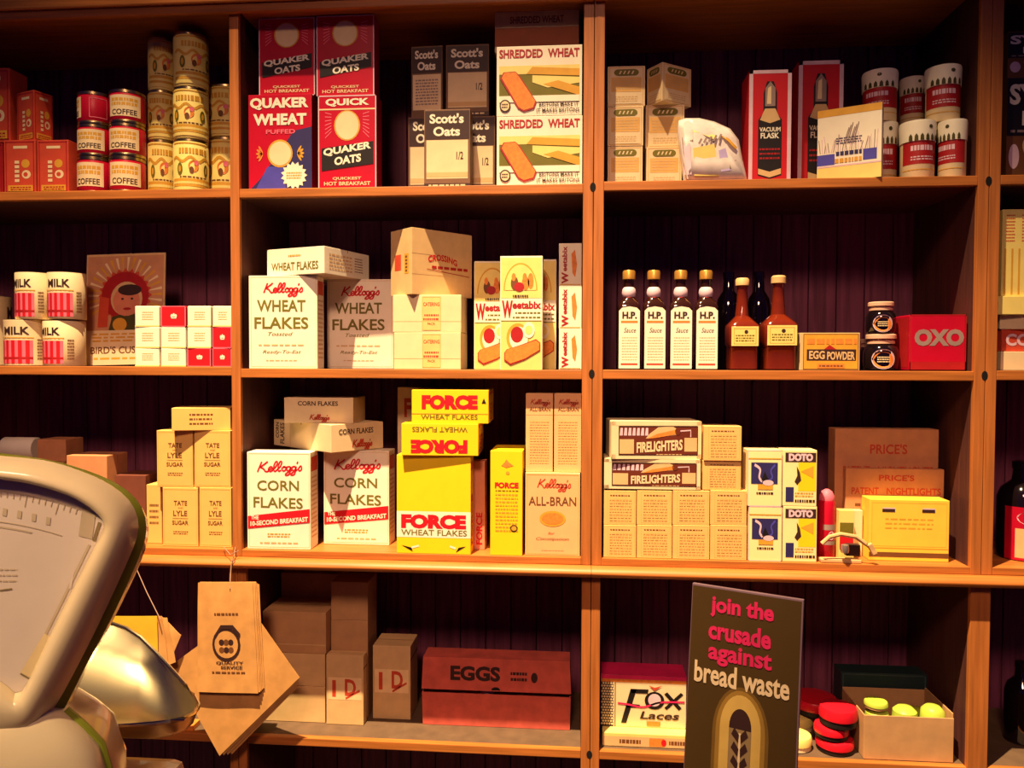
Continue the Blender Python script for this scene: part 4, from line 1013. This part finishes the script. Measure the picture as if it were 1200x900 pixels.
# bay 4 row 3
def lab4(t, r, h):
    lb = MB(); F = cyl(lb, r * 1.003, .002, h * .55, 0, 2.4); F.rect(0, 0, 1, 1, CRIM, 0, 12); F.rect(.18, .05, .9, .6, BUFF, 1, 10); F.ell(.5, .8, .3, .14, LILAC, 1); lb.build('front_label', t)
dark_bottle(1170, 1226, 540, z, .06, 'dark bottle with red and buff label at the right edge', 'dark_bottle', lab4)

# ------------------------------------------------------------------ ROW 4
z = Z4 + .0004
g = 'brown cartons on the bottom shelf'
def dlab(F):
    F.rect(.05, .36, .95, .68, M('pale_label', (240, 206, 150), .6), 0); F.text('1', .16, .40, .26, .64, ORRED, 1, .05); F.text('D', .5, .42, .8, .66, ORRED, 1, .03); F.line([(.52, .38), (.9, .5)], .03, ORRED, 1)
crate('carton', 'big brown carton at the back under the worktop, bags before it', 'box', g, CARTON, (330, .24), (398, .24), 672, z, .1, None)
a = crate('carton', 'bottom brown carton of the left pile behind the bags', 'box', g, BUFF, (308, .09), (381, .09), 804, z, .12, None)
b = crate('carton', 'middle brown carton of the left pile behind the bags', 'box', g, BUFF, (308, .092), (381, .092), 765, a.top + .0005, .12, None)
crate('carton', 'top shaded carton of the left pile behind the bags', 'box', g, CARTON, (308, .09), (382, .09), 717, b.top + .0005, .13, lambda F: F.rect(0, .2, 1, .22, BUFF, 0))
crate('carton', 'front carton with orange figure label, bottom shelf', 'box', g, BUFF, (382.5, .085), (426, .085), 768, z, .035, dlab, lambda F: F.rect(0, .8, 1, .82, BROWN, 0))
a = crate('carton', 'lowest carton of the tall pile behind the labelled one', 'box', g, CARTON, (388, .13), (431, .13), 770, z, .1, None)
b = crate('carton', 'middle carton of the tall pile behind the labelled one', 'box', g, CARTON, (388, .13), (431, .13), 727, a.top + .0005, .1, None)
crate('carton', 'top carton of the tall pile right under the worktop', 'box', g, CARTON, (388, .13), (431, .13), 682, b.top + .0005, .1, None)
crate('carton', 'lone carton with orange figure label left of egg box', 'box', g, BUFF, (437, .13), (481, .13), 757, z, .1, dlab, lambda F: F.rect(0, .8, 1, .82, BROWN, 0))
# egg box
def eggbox():
    y = .105
    xa, xb = WX(494, y, z), WX(669, y, z); wv = xb - xa
    h1 = WZ(811, xa, y) - z; h2 = WZ(770, xa, y) - z
    t = thing('egg_box', 'long red fibre egg box with dark capitals on the bottom shelf', 'box', ((xa + xb) / 2, y, z), 0)
    def taper(z0, z1, i0, i1, d):
        return [[Vector((sx * (wv / 2 - i), (i if sy < 0 else d - i), zz)) for sx, sy in ((-1, -1), (1, -1), (1, 1), (-1, 1))] for zz, i in ((z0, i0), (z1, i1))]
    D = .08
    mb = MB(); r0 = taper(.0004, h1, .003, .001, D); r1 = taper(h1, .01, .004, .012, D)
    mb.loft([r0[0], r0[1], r1[0], r1[1]], EGGBOX, True, False)
    for k in range(7): mb.box((-wv / 2 + .03 + k * (wv - .06) / 6 - .004, .03, .012), (-wv / 2 + .03 + k * (wv - .06) / 6 + .004, D - .03, .035), EGGBOX, .001)
    mb.build('tray', t)
    lb = MB(); a0 = h1 + .010
    r = taper(a0, h2, .0, .004, D); q = taper(h2 - .004, a0, .007, .003, D)
    lb.loft([q[0], q[1], r[0], r[1]], EGGBOX, True, False)
    F = Face(lb, lambda u, v, d: Vector((-wv / 2 + .003 + (wv - .006) * u, 0.004 * v - d, a0 + (h2 - a0) * v)))
    F.text('EGGS', .19, .30, .53, .76, DBROWN, 1, .045); F.lines(.6, .3, .71, .66, 2, DBROWN, 1, .5); F.ell(.76, .46, .022, .16, DBROWN, 1)
    F.ell(.5, .03, .03, .10, BLACK, 1, a0=0, a1=180)
    lb.build('lid', t)
    hb = MB(); hb.box((-wv / 2 + .01, D - .006, h1 - .002), (wv / 2 - .01, D - .003, a0 + .002), EGGBOX, 0); hb.build('hinge_strip', t)
    e = MB(); prof = []
    for k in range(13):
        tt = math.pi * k / 12; prof.append((max(.0003, .021 * math.sin(tt)), .028 - .028 * math.cos(tt)))
    e.lathe(prof, WHITE, 24)
    ex = WX(571, y + .035, z + .1)
    o = e.build('egg', loc=(ex, y + .038, z + h1 - .036)); tag(o, 'white egg showing in the gap of the red egg box', 'egg')
eggbox()
# hanging paper bags
LY = LIPY - .008
def sheet(name, label, group, corners, y, thick, mat, prints=None, wob=.002, seed=0, cat='paper bag'):
    """a flat paper bag given by pixel corners (TL,TR,BR,BL) hanging at depth y"""
    R = random.Random(seed); tl, tr, br, bl = [P(px, py, y) for px, py in corners]
    org = (tl + tr) / 2
    mb = MB(); n = 8; g = []
    def pt(u, v):
        p = (bl * (1 - u) + br * u) * (1 - v) + (tl * (1 - u) + tr * u) * v
        p = p - org; p.y += wob * math.sin(u * 5 + seed) + wob * math.sin(v * 7 + seed * 2) - .004 * (1 - v)
        return p
    for lay in (0, 1):
        g.append([pt(i / n, j / n) + Vector((0, lay * thick, 0)) for j in range(n + 1) for i in range(n + 1)])
    N = n + 1; fs = []
    for lay in (0, 1):
        for j in range(n):
            for i in range(n): fs.append(tuple(lay * N * N + k for k in ((j * N + i), (j * N + i + 1), ((j + 1) * N + i + 1), ((j + 1) * N + i))))
    edge = [i for i in range(N)] + [j * N + n for j in range(1, N)] + [n * N + i for i in range(n - 1, -1, -1)] + [j * N for j in range(n - 1, 0, -1)]
    for k in range(len(edge)):
        a, b = edge[k], edge[(k + 1) % len(edge)]; fs.append((a, b, N * N + b, N * N + a))
    mb.add(g[0] + g[1], fs, mat, True)
    if prints: prints(Face(mb, lambda u, v, d: pt(u, v) + Vector((0, -d - .0004, 0))))
    o = mb.build(name, loc=org); tag(o, label, cat, group); return o
def grocer(F):
    F.lines(.3, .70, .72, .74, 1, BROWN, 1, .4); F.ell(.5, .44, .24, .155, DBROWN, 1); F.ell(.5, .44, .2, .125, KRAFT, 2)
    for k in range(6): F.ell(.42 + .08 * (k % 3), .39 + .07 * (k // 3), .045, .028, DBROWN if k % 2 else BROWN, 3)
    F.line([(.3, .5), (.42, .6), (.62, .6), (.74, .52)], .04, DBROWN, 3)
    F.text('QUALITY', .32, .255, .78, .285, DBROWN, 1, .03); F.text('SERVICE', .40, .215, .76, .245, DBROWN, 1, .03); F.lines(.25, .17, .8, .20, 1, BROWN, 1)
gb = 'small brown paper bags on the string'
for k in range(5):
    o = [0, 2.5, 4, 5.5, 7.5][k]; py = [0, 0, -1, 1, 2][k]
    cs = [(232 + o * .6, 683 + py), (296 + o, 683 + py), (303 + o, 812 - k * 1.5), (232 + o, 810 - k * 1.5)]
    lab = ['front small brown bag printed with a dark grocer emblem', 'second small brown bag in the hanging bundle', 'third small brown bag in the hanging bundle', 'fourth small brown bag in the hanging bundle', 'rearmost small brown bag in the hanging bundle'][k]
    sheet('paper_bag', lab, gb, cs, LY - .0235 + k * .0026, .0010, KRAFT, grocer if k == 0 else None, .001, 3)
gb = 'large brown paper bags turned diamondwise'
for k in range(4):
    o = k * 3
    cs = [(293 + o * .3, 712), (351 - o * .2, 794 + o * 1.2), (258 + o * 1.6, 885 - k * .6), (200 + o * 1.2, 780 + o * .5)]
    lab = ['front large brown bag hanging diamondwise behind the small bags', 'second large brown bag of the diamondwise bundle', 'third large brown bag of the diamondwise bundle', 'rearmost large brown bag of the diamondwise bundle'][k]
    sheet('paper_bag', lab, gb, cs, LY - .011 + k * .0034, .0010, KRAFT, None, .0006, 1)
mb = MB()
sp = [P(276, 641, -.003), P(274, 652, LIPY - .002), P(271, 662, LIPY - .003), P(270, 675, LY - .012), P(269.5, 690, LY - .026)]
org = sp[0].copy(); mb.tube([p - org for p in sp], .0013, STRING)
mb.tube([P(262, 641, -.003) - org, P(270, 650, LIPY - .001) - org, P(280, 645, LIPY + .01) - org], .0011, STRING)
o = mb.build('string', loc=org); tag(o, 'thin string tying the small brown bags to the worktop edge', 'string')
# yellow bags
amber = M('amber_paper', (232, 182, 46), .6, var=.08)
gy = 'amber paper bags on the thread'
sheet('paper_bag', 'front amber paper bag hanging beside the scale pan', gy, [(120, 722), (184, 722), (186, 800), (122, 800)], LY - .05, .0012, amber, None, .001, 2)
sheet('paper_bag', 'second amber paper bag, its corner fanned to the right', gy, [(128, 723), (190, 722), (200, 790), (136, 800)], LY - .043, .0012, KRAFT, None, .001, 5)
sheet('paper_bag', 'third amber paper bag, its corner fanned further right', gy, [(140, 724), (196, 724), (207, 775), (146, 800)], LY - .036, .0012, KRAFT, None, .001, 6)
sheet('paper_bag', 'rearmost amber paper bag of the fanned bundle', gy, [(146, 724), (190, 723), (213, 744), (190, 800)], LY - .029, .0012, KRAFT, None, .001, 8)
mb = MB(); sp = [P(157, 660, LIPY - .002), P(172, 694, LY - .02), P(188, 726, LY - .056)]; org = sp[0].copy()
mb.tube([p - org for p in sp], .0011, STRING); o = mb.build('thread', loc=org); tag(o, 'thin thread holding the amber bags near the scale', 'string')
crate('small_packet', 'small orange packet on the bottom shelf right of the pan', 'packet', None, ORANGE, (203, .012), (226, .012), 850, z, .04, None)
# laces display box
def laces():
    y = .03; xa, xb = WX(706, y, z), WX(806, y, z); wv = xb - xa
    hb = WZ(858, xa, y) - z; yb = y + .035; ht = WZ(790, xa, yb) - z
    t = thing('display_box', 'cream shoe lace display box with red top and dark lettering', 'box', ((xa + xb) / 2, y, z), 0)
    mb = MB(); mb.box((-wv / 2, 0, .0004), (wv / 2, .07, hb), PYEL, .002)
    F = panel(mb, (-wv / 2, 0, 0), (1, 0, 0), (0, 0, 1), wv, hb); F.rect(.0, .05, 1, .75, BUFF, 0); F.lines(.2, .2, .45, .6, 1, BROWN, 1, .7); F.rect(.55, .1, .72, .7, ORANGE, 1); F.lines(.78, .2, .98, .6, 1, BROWN, 1, .7); F.ell(.72, .4, .03, .25, RED, 2)
    mb.build('tray', t)
    cb = MB(); w2 = wv * .5; cb.box((-wv / 2 - .004, .035, hb + .0004), (wv / 2, .12, ht), CREAM, .002)
    wq = wv + .004
    F = panel(cb, (-wv / 2 - .004, .035, hb), (1, 0, 0), (0, 0, 1), wq, ht - hb)
    F.rect(0, .92, 1, 1, HOTPINK, 0); F.rect(0, .86, 1, .92, ORANGE, 0)
    F.rect(.0, .0, .15, .86, DBROWN, 0)
    for i in range(5):
        for j_ in range(16): F.poly([(.015 + i * .03 + (.015 if j_ % 2 else 0), .03 + j_ * .052), (.03 + i * .03 + (.015 if j_ % 2 else 0), .055 + j_ * .052), (.015 + i * .03 + (.015 if j_ % 2 else 0), .08 + j_ * .052), (.0 + i * .03 + (.015 if j_ % 2 else 0), .055 + j_ * .052)], CREAM, 1)
    F.rect(.165, .0, .175, .86, BROWN, 1)
    F.poly([(.24, .08), (.30, .08), (.42, .74), (.35, .74)], BLACK, 2); F.poly([(.35, .74), (.56, .74), (.55, .66), (.36, .66)], BLACK, 2); F.poly([(.30, .46), (.46, .44), (.46, .38), (.30, .38)], BLACK, 2)
    F.ell(.63, .53, .115, .17, BLACK, 2); F.ell(.63, .54, .075, .12, LILAC, 3)
    F.line([(.76, .68), (.93, .38)], .045, BLACK, 2, 1.4); F.line([(.95, .68), (.76, .38)], .04, BLACK, 2, 1.4)
    F.poly([(.56, .82), (.63, .72), (.72, .82), (.63, .78)], ORRED, 4)
    F.line(_sm([(.2, .46), (.32, .44), (.5, .40), (.7, .50), (.98, .52)]), .025, HOTPINK, 3, 1.4)
    F.text('Laces', .46, .17, .92, .32, DBROWN, 3, .02, .2); F.rect(.54, .04, .7, .13, ORANGE, 2)
    T = panel(cb, (-wv / 2 - .004, .035, ht), (1, 0, 0), (0, 1, 0), wq, .085); T.rect(0, 0, 1, 1, HOTPINK, 0)
    G = panel(cb, (-wv / 2 - .004, .12, hb), (0, -1, 0), (0, 0, 1), .085, ht - hb); G.rect(0, 0, 1, .9, DBROWN, 0)
    cb.build('card_back', t)
laces()
# polish tins, cream tins, tray of green lids
def flat_tin(px0, px1, top, base, y, label, group, body, lid, tiltx=0, name='polish_tin'):
    r = .02
    for _ in range(3): r = (WX(px1, y + r, base + .02) - WX(px0, y + r, base + .02)) / 2
    x = (WX(px1, y + r, base + .02) + WX(px0, y + r, base + .02)) / 2; h = WZ(top, x, y + r) - base
    t = thing(name, label, 'tin', (x, y + r, base), 0, group)
    t.rotation_euler = (0, tiltx, 0)
    mb = MB(); mb.lathe([(r * .9, .0004), (r * .95, .002), (r * .95, h * .45), (r * .93, h * .5)], body); mb.build('tin_body', t)
    lb = MB(); lb.lathe([(r * .96, h * .35), (r, h * .38), (r, h * .72), (r * .93, h * .9), (r * .6, h * .98), (r * .1, h)], lid); lb.build('lid', t)
    return base + h + .0006
g = 'round tins with red lids'
rd = M('red_lid', (196, 24, 40), .3, var=.05)
p1 = flat_tin(956, 1000, 862, z, .02, 'round red lidded tin at the bottom of the short stack', g, BLACK, rd)
p2 = flat_tin(954, 994, 847, p1, .025, 'round red lidded tin in the middle of the short stack', g, BLACK, rd)
flat_tin(960, 1004, 825, p2, .02, 'bright red lidded tin on top of the short stack', g, BLACK, rd)
c1_ = flat_tin(914, 951, 858, z, .03, 'front low cream tin half hidden by the sign', 'cream tins by the sign', CREAM, PYEL, 0, 'cream_tin')
c2_ = flat_tin(914, 952, 834, z, .135, 'rear taller cream tin half hidden by the sign', 'cream tins by the sign', CREAM, PYEL, 0, 'cream_tin')
flat_tin(928, 981, 814, c2_ , .13, 'red lidded tin lying on the rear cream tin beside the sign', g, BLACK, rd)
def lidtray():
    y = .02; xa, xb = WX(1012, y, z), WX(1117, y, z); wv = xb - xa; h = WZ(838, xa, y) - z; D = .16
    t = thing('cardboard_tray', 'open tan cardboard tray holding green tins, bottom right shelf', 'tray', ((xa + xb) / 2, y, z))
    def wall(nm, a, b): 
        mb = MB(); mb.box(a, b, CARTON, .001); return mb.build(nm, t)
    wall('front_panel', (-wv / 2, 0, .0004), (wv / 2, .003, h)); wall('back_panel', (-wv / 2, D, .0004), (wv / 2, D + .003, h + .005))
    wall('side_panel', (-wv / 2, .0032, .0004), (-wv / 2 + .003, D - .0002, h)); wall('side_panel', (wv / 2 - .003, .0032, .0004), (wv / 2, D - .0002, h + .012))
    wall('bottom_panel', (-wv / 2 + .0032, .0032, .0004), (wv / 2 - .0032, D - .0002, .003))
    g = 'small tins with green lids in the tray'
    zb = z + h - .05
    for px0, px1, tp, yy, lb in ((1013, 1041, 829, .03, 'green lidded tin at left end of the tray, under another'), (1045, 1074, 827, .028, 'green lidded tin in the middle of the tray'), (1078, 1106, 826, .026, 'green lidded tin at right end of the tray'), (1060, 1084, 829, .1, 'green lidded tin at the back between the others')):
        tp_ = flat_tin(px0, px1, tp, z + .004, yy, lb, g, CARTON, GRN, 0, 'small_tin')
        if px0 == 1013: flat_tin(1013, 1040, 820, tp_, .03, 'green lidded tin stacked highest at left of the tray', g, CARTON, GRN, 0, 'small_tin')
lidtray()
def darkcase():
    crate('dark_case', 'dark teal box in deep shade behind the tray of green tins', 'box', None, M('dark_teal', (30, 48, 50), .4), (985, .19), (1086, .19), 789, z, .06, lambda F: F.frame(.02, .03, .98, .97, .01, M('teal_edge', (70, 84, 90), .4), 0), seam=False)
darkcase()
# bay 4 row 4
dark_bottle(1178, 1216, 775, z, .12, 'dark bluish bottle on the bottom shelf at right edge')
# ------------------------------------------------------------------ counter, scale, sign
CZ = .88
mb = MB(); mb.box((-.62, -1.85, CZ - .04), (1.7, -.86, CZ), COUNTERM, .006); 
ct = thing('shop_counter', 'wooden shop counter carrying the scale and the sign, below the frame', 'counter', (.5, -1.2, 0))
o = mb.build('counter_top', ct); o.location = (-.5, 1.2, 0)
mb = MB(); mb.box((-.58, -1.80, .001), (1.66, -.92, CZ - .0405), COUNTERM, .004); o = mb.build('counter_body', ct); o.location = (-.5, 1.2, 0)

def build_scale():
    phi = math.radians(21)
    n = Vector((math.sin(phi), -math.cos(phi), 0)); back = -n
    C0 = PD(60, 700, .78)                       # a point on the front plane of the head
    base = Vector((0, 0, CZ))
    axis_pt = PP(-52, 700, C0, n); base.x, base.y = (axis_pt + back * .06).x, (axis_pt + back * .06).y
    t = thing('counter_scale', 'cream enamel shop scale with fan shaped dial and green band', 'scale', base)
    loc = base
    sdir = Vector((math.cos(phi), math.sin(phi), 0))
    def loop(px, dep):
        pt0 = C0 + back * dep
        ax = PP(-52, 700, pt0, n)
        half = []
        for a, b in px:
            p = PP(a, b, pt0, n); half.append(((p - ax).dot(sdir), p.z))
        half[0] = (0, half[0][1]); half[-1] = (0, half[-1][1])
        # resample, then mirror
        def res(pl, N):
            d = [0]
            for i in range(1, len(pl)): d.append(d[-1] + math.hypot(pl[i][0] - pl[i - 1][0], pl[i][1] - pl[i - 1][1]))
            out = []
            for k in range(N):
                s_ = d[-1] * k / (N - 1); i = 0
                while i < len(d) - 2 and d[i + 1] < s_: i += 1
                f = (s_ - d[i]) / (d[i + 1] - d[i]); out.append((pl[i][0] + (pl[i + 1][0] - pl[i][0]) * f, pl[i][1] + (pl[i + 1][1] - pl[i][1]) * f))
            return out
        hs = res(_sm(half, 5), 48)
        full = hs + [(-a, b) for a, b in hs[-2:0:-1]]
        return [ax + sdir * a + Vector((0, 0, b - ax.z)) - loc for a, b in full]
    win = [(-52, 558), (0, 562), (38, 568), (76, 579), (100, 591), (116, 604), (122, 614), (117, 628), (74, 712), (45, 772), (24, 812), (12, 806), (-10, 792), (-52, 784)]
    crest = [(-52, 545), (0, 549), (45, 556), (86, 569), (114, 584), (132, 600), (139, 615), (134, 634), (92, 716), (62, 778), (42, 818), (24, 836), (-10, 842), (-52, 842)]
    mid = [(-52, 536), (0, 540), (50, 546), (92, 558), (122, 573), (144, 592), (153, 613), (148, 638), (107, 722), (76, 784), (54, 824), (32, 852), (-10, 862), (-52, 862)]
    outer = [(-52, 530), (0, 534), (55, 540), (95, 552), (128, 567), (152, 587), (162, 611), (157, 640), (120, 722), (88, 786), (62, 832), (38, 862), (-10, 872), (-52, 872)]
    rear = [(-52, 528), (0, 531), (58, 539), (98, 550), (134, 565), (160, 585), (171, 611), (167, 642), (134, 718), (100, 782), (72, 836), (46, 866), (-10, 874), (-52, 874)]
    last = [(-52, 530), (0, 533), (58, 541), (98, 552), (134, 567), (160, 587), (174, 613), (168, 651), (138, 716), (104, 780), (76, 836), (50, 866), (-10, 874), (-52, 874)]
    mb = MB()
    Lw, Lo = loop(win, .012), loop(outer, .022)
    def mix(f, dep):
        return [a + (b - a) * f + n * dep for a, b in zip(Lw, Lo)]
    rr = [Lw]
    for k in range(1, 10):
        f = k / 10; rr.append(mix(f, .020 * (1 - abs(2 * (f ** .8) - 1) ** 2.4)))
    mb.loft(rr + [Lo], ENAMEL, False, True)
    mb.loft([loop(rear, .036), loop(last, .052), loop(last, .085), loop(outer, .105)], ENAMEL, False, True)
    lp = loop(outer, .105); mb.add(lp, [tuple(range(len(lp)))], ENAMEL)
    mb.build('dial_housing', t)
    gb = MB(); gb.loft([loop(outer, .0220), loop(rear, .030), loop(rear, .0362)], GREENB, False, True); gb.build('green_band', t)
    # dial plate with its printing
    pt0 = C0 + back * .011
    db = MB(); lw = loop(win, .0112); db.add(lw, [tuple(range(len(lw)))], DIAL)
    def fn(u, v, d):
        return PP(u, v, pt0, n) - loc + n * (d * .6)
    F = Face(db, fn)
    ink = M('dial_ink', (196, 178, 142), .5); ink2 = M('dial_ink_dark', (140, 122, 80), .5)
    cx, cy = -52, 1010
    def arc(r, a0, a1, wd, m): F.line([(cx + r * math.sin(math.radians(a)), cy - r * math.cos(math.radians(a))) for a in [a0 + (a1 - a0) * k / 20 for k in range(21)]], wd, m, 1, 1.0)
    arc(438, -20, 21, 1.4, ink); arc(402, -20, 18, 1.2, ink); arc(396, -20, 13, 2.0, ink)
    for k in range(40):
        a = math.radians(-19 + k); r0 = 438; r1 = 424 if k % 5 == 0 else 431
        F.line([(cx + r0 * math.sin(a), cy - r0 * math.cos(a)), (cx + r1 * math.sin(a), cy - r1 * math.cos(a))], 1.2, ink, 1)
    for k in range(14):
        a = math.radians(-16 + k * 2.4); x_, y_ = cx + 414 * math.sin(a), cy - 414 * math.cos(a)
        F.poly([(x_ - 3, y_ + 4), (x_ + 2, y_ + 5), (x_ + 3, y_ - 4), (x_ - 2, y_ - 5)], ink, 1)
    F.poly([(97, 592), (112, 604), (108, 632), (92, 628)], ink, 1)
    F.line([(117, 612), (110, 634)], 4, ink2, 2)
    F.line([(105, 638), (72, 706), (52, 746)], 3, ink, 1); F.line([(112, 640), (80, 706), (60, 748)], 2, ink, 1); F.line([(86, 668), (82, 690)], 3, DIAL, 2)
    F.poly([(52, 742), (62, 748), (36, 794), (24, 788)], M('slider_cream', (232, 208, 150), .4), 2); F.line([(24, 789), (36, 796)], 2, ink2, 3)
    F.lines(-30, 684, 20, 664, 3, ink, 1, .3); F.line([(0, 692), (14, 690)], 2, ink2, 1)
    db.build('dial_plate', t)
    # pedestal below the head
    pb = MB(); rings = []
    for (py, half, f, b_) in ((790, 40, .03, .09), (835, 78, .016, .098), (860, 104, .002, .105), (882, 126, -.006, .115), (905, 144, -.010, .125), (960, 158, -.014, .135)):
        ax = PP(-52, py, C0, n); k_ = .78 / FPX * 1.0
        hw = half * k_
        ring = []
        for q in sq(hw, (b_ - f) / 2, 0, 5, 40):
            ring.append(ax + sdir * q.x + back * ((f + b_) / 2 + q.y) - loc)
        rings.append(ring)
    lo = [Vector((p.x, p.y, .0005)) for p in rings[-1]]; rings.append(lo)
    pb.loft(rings, ENAMEL, True, True); pb.build('pedestal', t)
    gs = MB(); mid_ = [r[0] * .5 + r[39] * .5 for r in rings[2:6]]
    def st(i, off, dx):
        r = rings[i]; e = [p for p in r]; q = max(range(40), key=lambda k: (e[k]).dot(sdir) * 1.0 + (e[k]).dot(n) * .15)
        return r[q]
    gs.tube([st(i, 0, 0) for i in range(2, 6)], .0045, GREENB); gs.build('green_band', t)
    # platform under the pan (to the right and behind)
    A = PD(90, 879, 1.02); B = PD(227, 879, 1.02)
    zt = PD(170, 879, 1.02).z - .0
    qb = MB(); cxm = (A.x + B.x) / 2 - .05
    qb.box((A.x - .16, A.y - .20, CZ + .0006), (B.x, A.y + .0, zt), ENAMEL, .018)
    o = qb.build('base_platform', t); o.location = -loc
    # crossbeam carrying the pan
    kb = MB(); kx = PD(130, 860, 1.02); kb.lathe([(.05, 0), (.05, .012), (.02, .016), (.02, .03)], M('black_iron', (24, 20, 24), .4), 24)
    o = kb.build('pan_support', t); o.location = Vector((kx.x - .03, kx.y - .06, zt - .004)) - loc
    return t, zt, kx
scale_t, plat_z, kx = build_scale()
def build_pan():
    near = [(-40, 840), (10, 848), (60, 851), (86, 852.5), (120, 852), (150, 850.5), (180, 848), (200, 845.5), (215, 842), (226, 837), (231.5, 830)]
    nd = [.90, .90, .905, .91, .915, .92, .925, .93, .94, .955, .975]
    far = [(40, 745), (70, 733), (100, 728), (131, 730.5), (148, 736), (165, 747), (185, 767), (203, 787), (217, 803), (227, 815), (232.5, 826)]
    fd = [1.12, 1.14, 1.15, 1.15, 1.145, 1.135, 1.12, 1.09, 1.06, 1.03, .985]
    N = [PD(a, b, d) for (a, b), d in zip(near, nd)]; Fa = [PD(a, b, d) for (a, b), d in zip(far, fd)]
    zmin = min(p.z for p in N + Fa)
    t = thing('scale_pan', 'shiny metal scoop pan resting on the scale, right of the dial', 'pan', (kx.x - .03, kx.y - .06, plat_z + .027))
    loc = Vector(t.location)
    m_ = 14; rows = []
    for i in range(len(N)):
        w_ = (Fa[i] - N[i]); dep = min(.055, w_.length * .25)
        r = []
        for k in range(m_ + 1):
            f = k / m_; p = N[i] + w_ * f
            p.z -= dep * (math.sin(math.pi * f) ** .6)
            r.append(p - loc)
        rows.append(r)
    zl = min(p.z for r in rows for p in r)
    mb = MB(); mb.loft(rows, BRASS, False, True, False)
    # outer skin 1 mm below
    mb.loft([[p + Vector((0, 0, -.0015)) for p in r] for r in rows], BRASS, False, True, False)
    mb.build('pan_body', t)
    rb = MB(); rim = [r[0] for r in rows] + [r[-1] for r in rows[::-1]]
    rb.tube([p for p in rim], .0028, M('bright_rim', (226, 204, 150), .2, metal=1.0)); rb.build('rolled_rim', t)
    return zl + loc.z
print('pan low', build_pan(), 'platform', plat_z)

def build_sign():
    TL, TR = PD(811.5, 683, 1.05), PD(942, 703, .98)
    BL = PD(798, 905, 1.035); BR = PD(931.5, 905, .965)
    u = (TR - TL); wd = u.length; u.normalize()
    v = ((TL - BL).normalized()); v = (v - u * v.dot(u)).normalized(); nrm = u.cross(v)  # towards viewer is -back
    if nrm.y > 0: nrm = -nrm
    # foot where the board meets the counter
    s_ = (TL.z - CZ - .020) / v.z; hh = s_
    org = TL - v * hh
    foot = org + u * wd / 2
    t = thing('card_sign', 'brown standing sign urging against bread waste, pink and cream lettering', 'sign', (foot.x, foot.y, CZ))
    loc = Vector(t.location)
    R3 = Matrix((u, -nrm, v)).transposed().to_4x4()
    mb = MB(); mb.box((-wd / 2, 0, 0), (wd / 2, .007, hh), LILAC if False else M('sign_edge', (126, 100, 110), .5), .001)
    F = panel(mb, (-wd / 2, 0, 0), (1, 0, 0), (0, 0, 1), wd, hh)
    F.rect(.008, .0, .985, .992, SIGNB, 0)
    # pixel rows -> v fraction
    ppx = wd / 131.5
    V = lambda py: 1 - (py - 683) * ppx / hh * 1.0
    def tx(s, x0, x1, yt, yb, m, bold):
        u0 = (x0 - 811) / 131.5; u1 = (x1 - 811) / 131.5
        F.text(s, u0, V(yb), u1, V(yt), m, 2, bold)
    tx('join the', 835, 910, 694, 720, HOTPINK, .035); tx('crusade', 834, 908, 724, 747, HOTPINK, .035); tx('against', 835, 910, 751, 777, HOTPINK, .03); tx('bread waste', 819, 931, 775, 801, CREAM, .025)
    cu = (877 - 811) / 131.5
    def arch(w_, top, m, L, bot=.02):
        a = w_ / 131.5; l = [(cu - a, bot)]
        vt = V(top); vs_ = V(top + w_ * 1.7)
        for k in range(15):
            q = math.pi * k / 14; l.append((cu - a * math.cos(q), vs_ + (vt - vs_) * math.sin(q)))
        l.append((cu + a, bot)); F.poly(l, m, L)
    arch(33, 797, M('sign_glow_dark', (118, 88, 34), .5), 1); arch(29, 801, M('sign_glow', (160, 124, 50), .5), 2); arch(24, 806, M('sign_arch', (214, 180, 92), .5), 3)
    arch(13, 822, DBROWN, 4); F.rect(cu - 13 / 131.5, .02, cu + 13 / 131.5, V(846), M('sign_grey', (150, 126, 84), .5), 5)
    for k in range(5):
        vv = V(862 + k * 16)
        for sx in (-1, 1): F.poly([(cu + sx * .01, vv), (cu + sx * .075, vv + .03), (cu + sx * .05, vv + .055), (cu + sx * .005, vv + .03)], DBROWN, 6)
    F.rect(cu - .01, .02, cu + .01, V(850), CREAM, 6)
    o = mb.build('board', t); o.matrix_local = Matrix.Translation(org + u * wd / 2 - loc) @ R3
    sb = MB(); sb.box((-.02, .0, 0), (.02, .004, hh * .7), CARTON, .001)
    o = sb.build('strut', t); o.location = (nrm * -.0085 * 1).to_tuple(); 
    o.matrix_local = Matrix.Translation(-nrm * .075 + Vector((0, 0, .0105))) @ Matrix((u, -nrm, Vector((0, 0, 1)))).transposed().to_4x4() @ Matrix.Rotation(math.atan2(.06, hh * .7), 4, 'X')
build_sign()
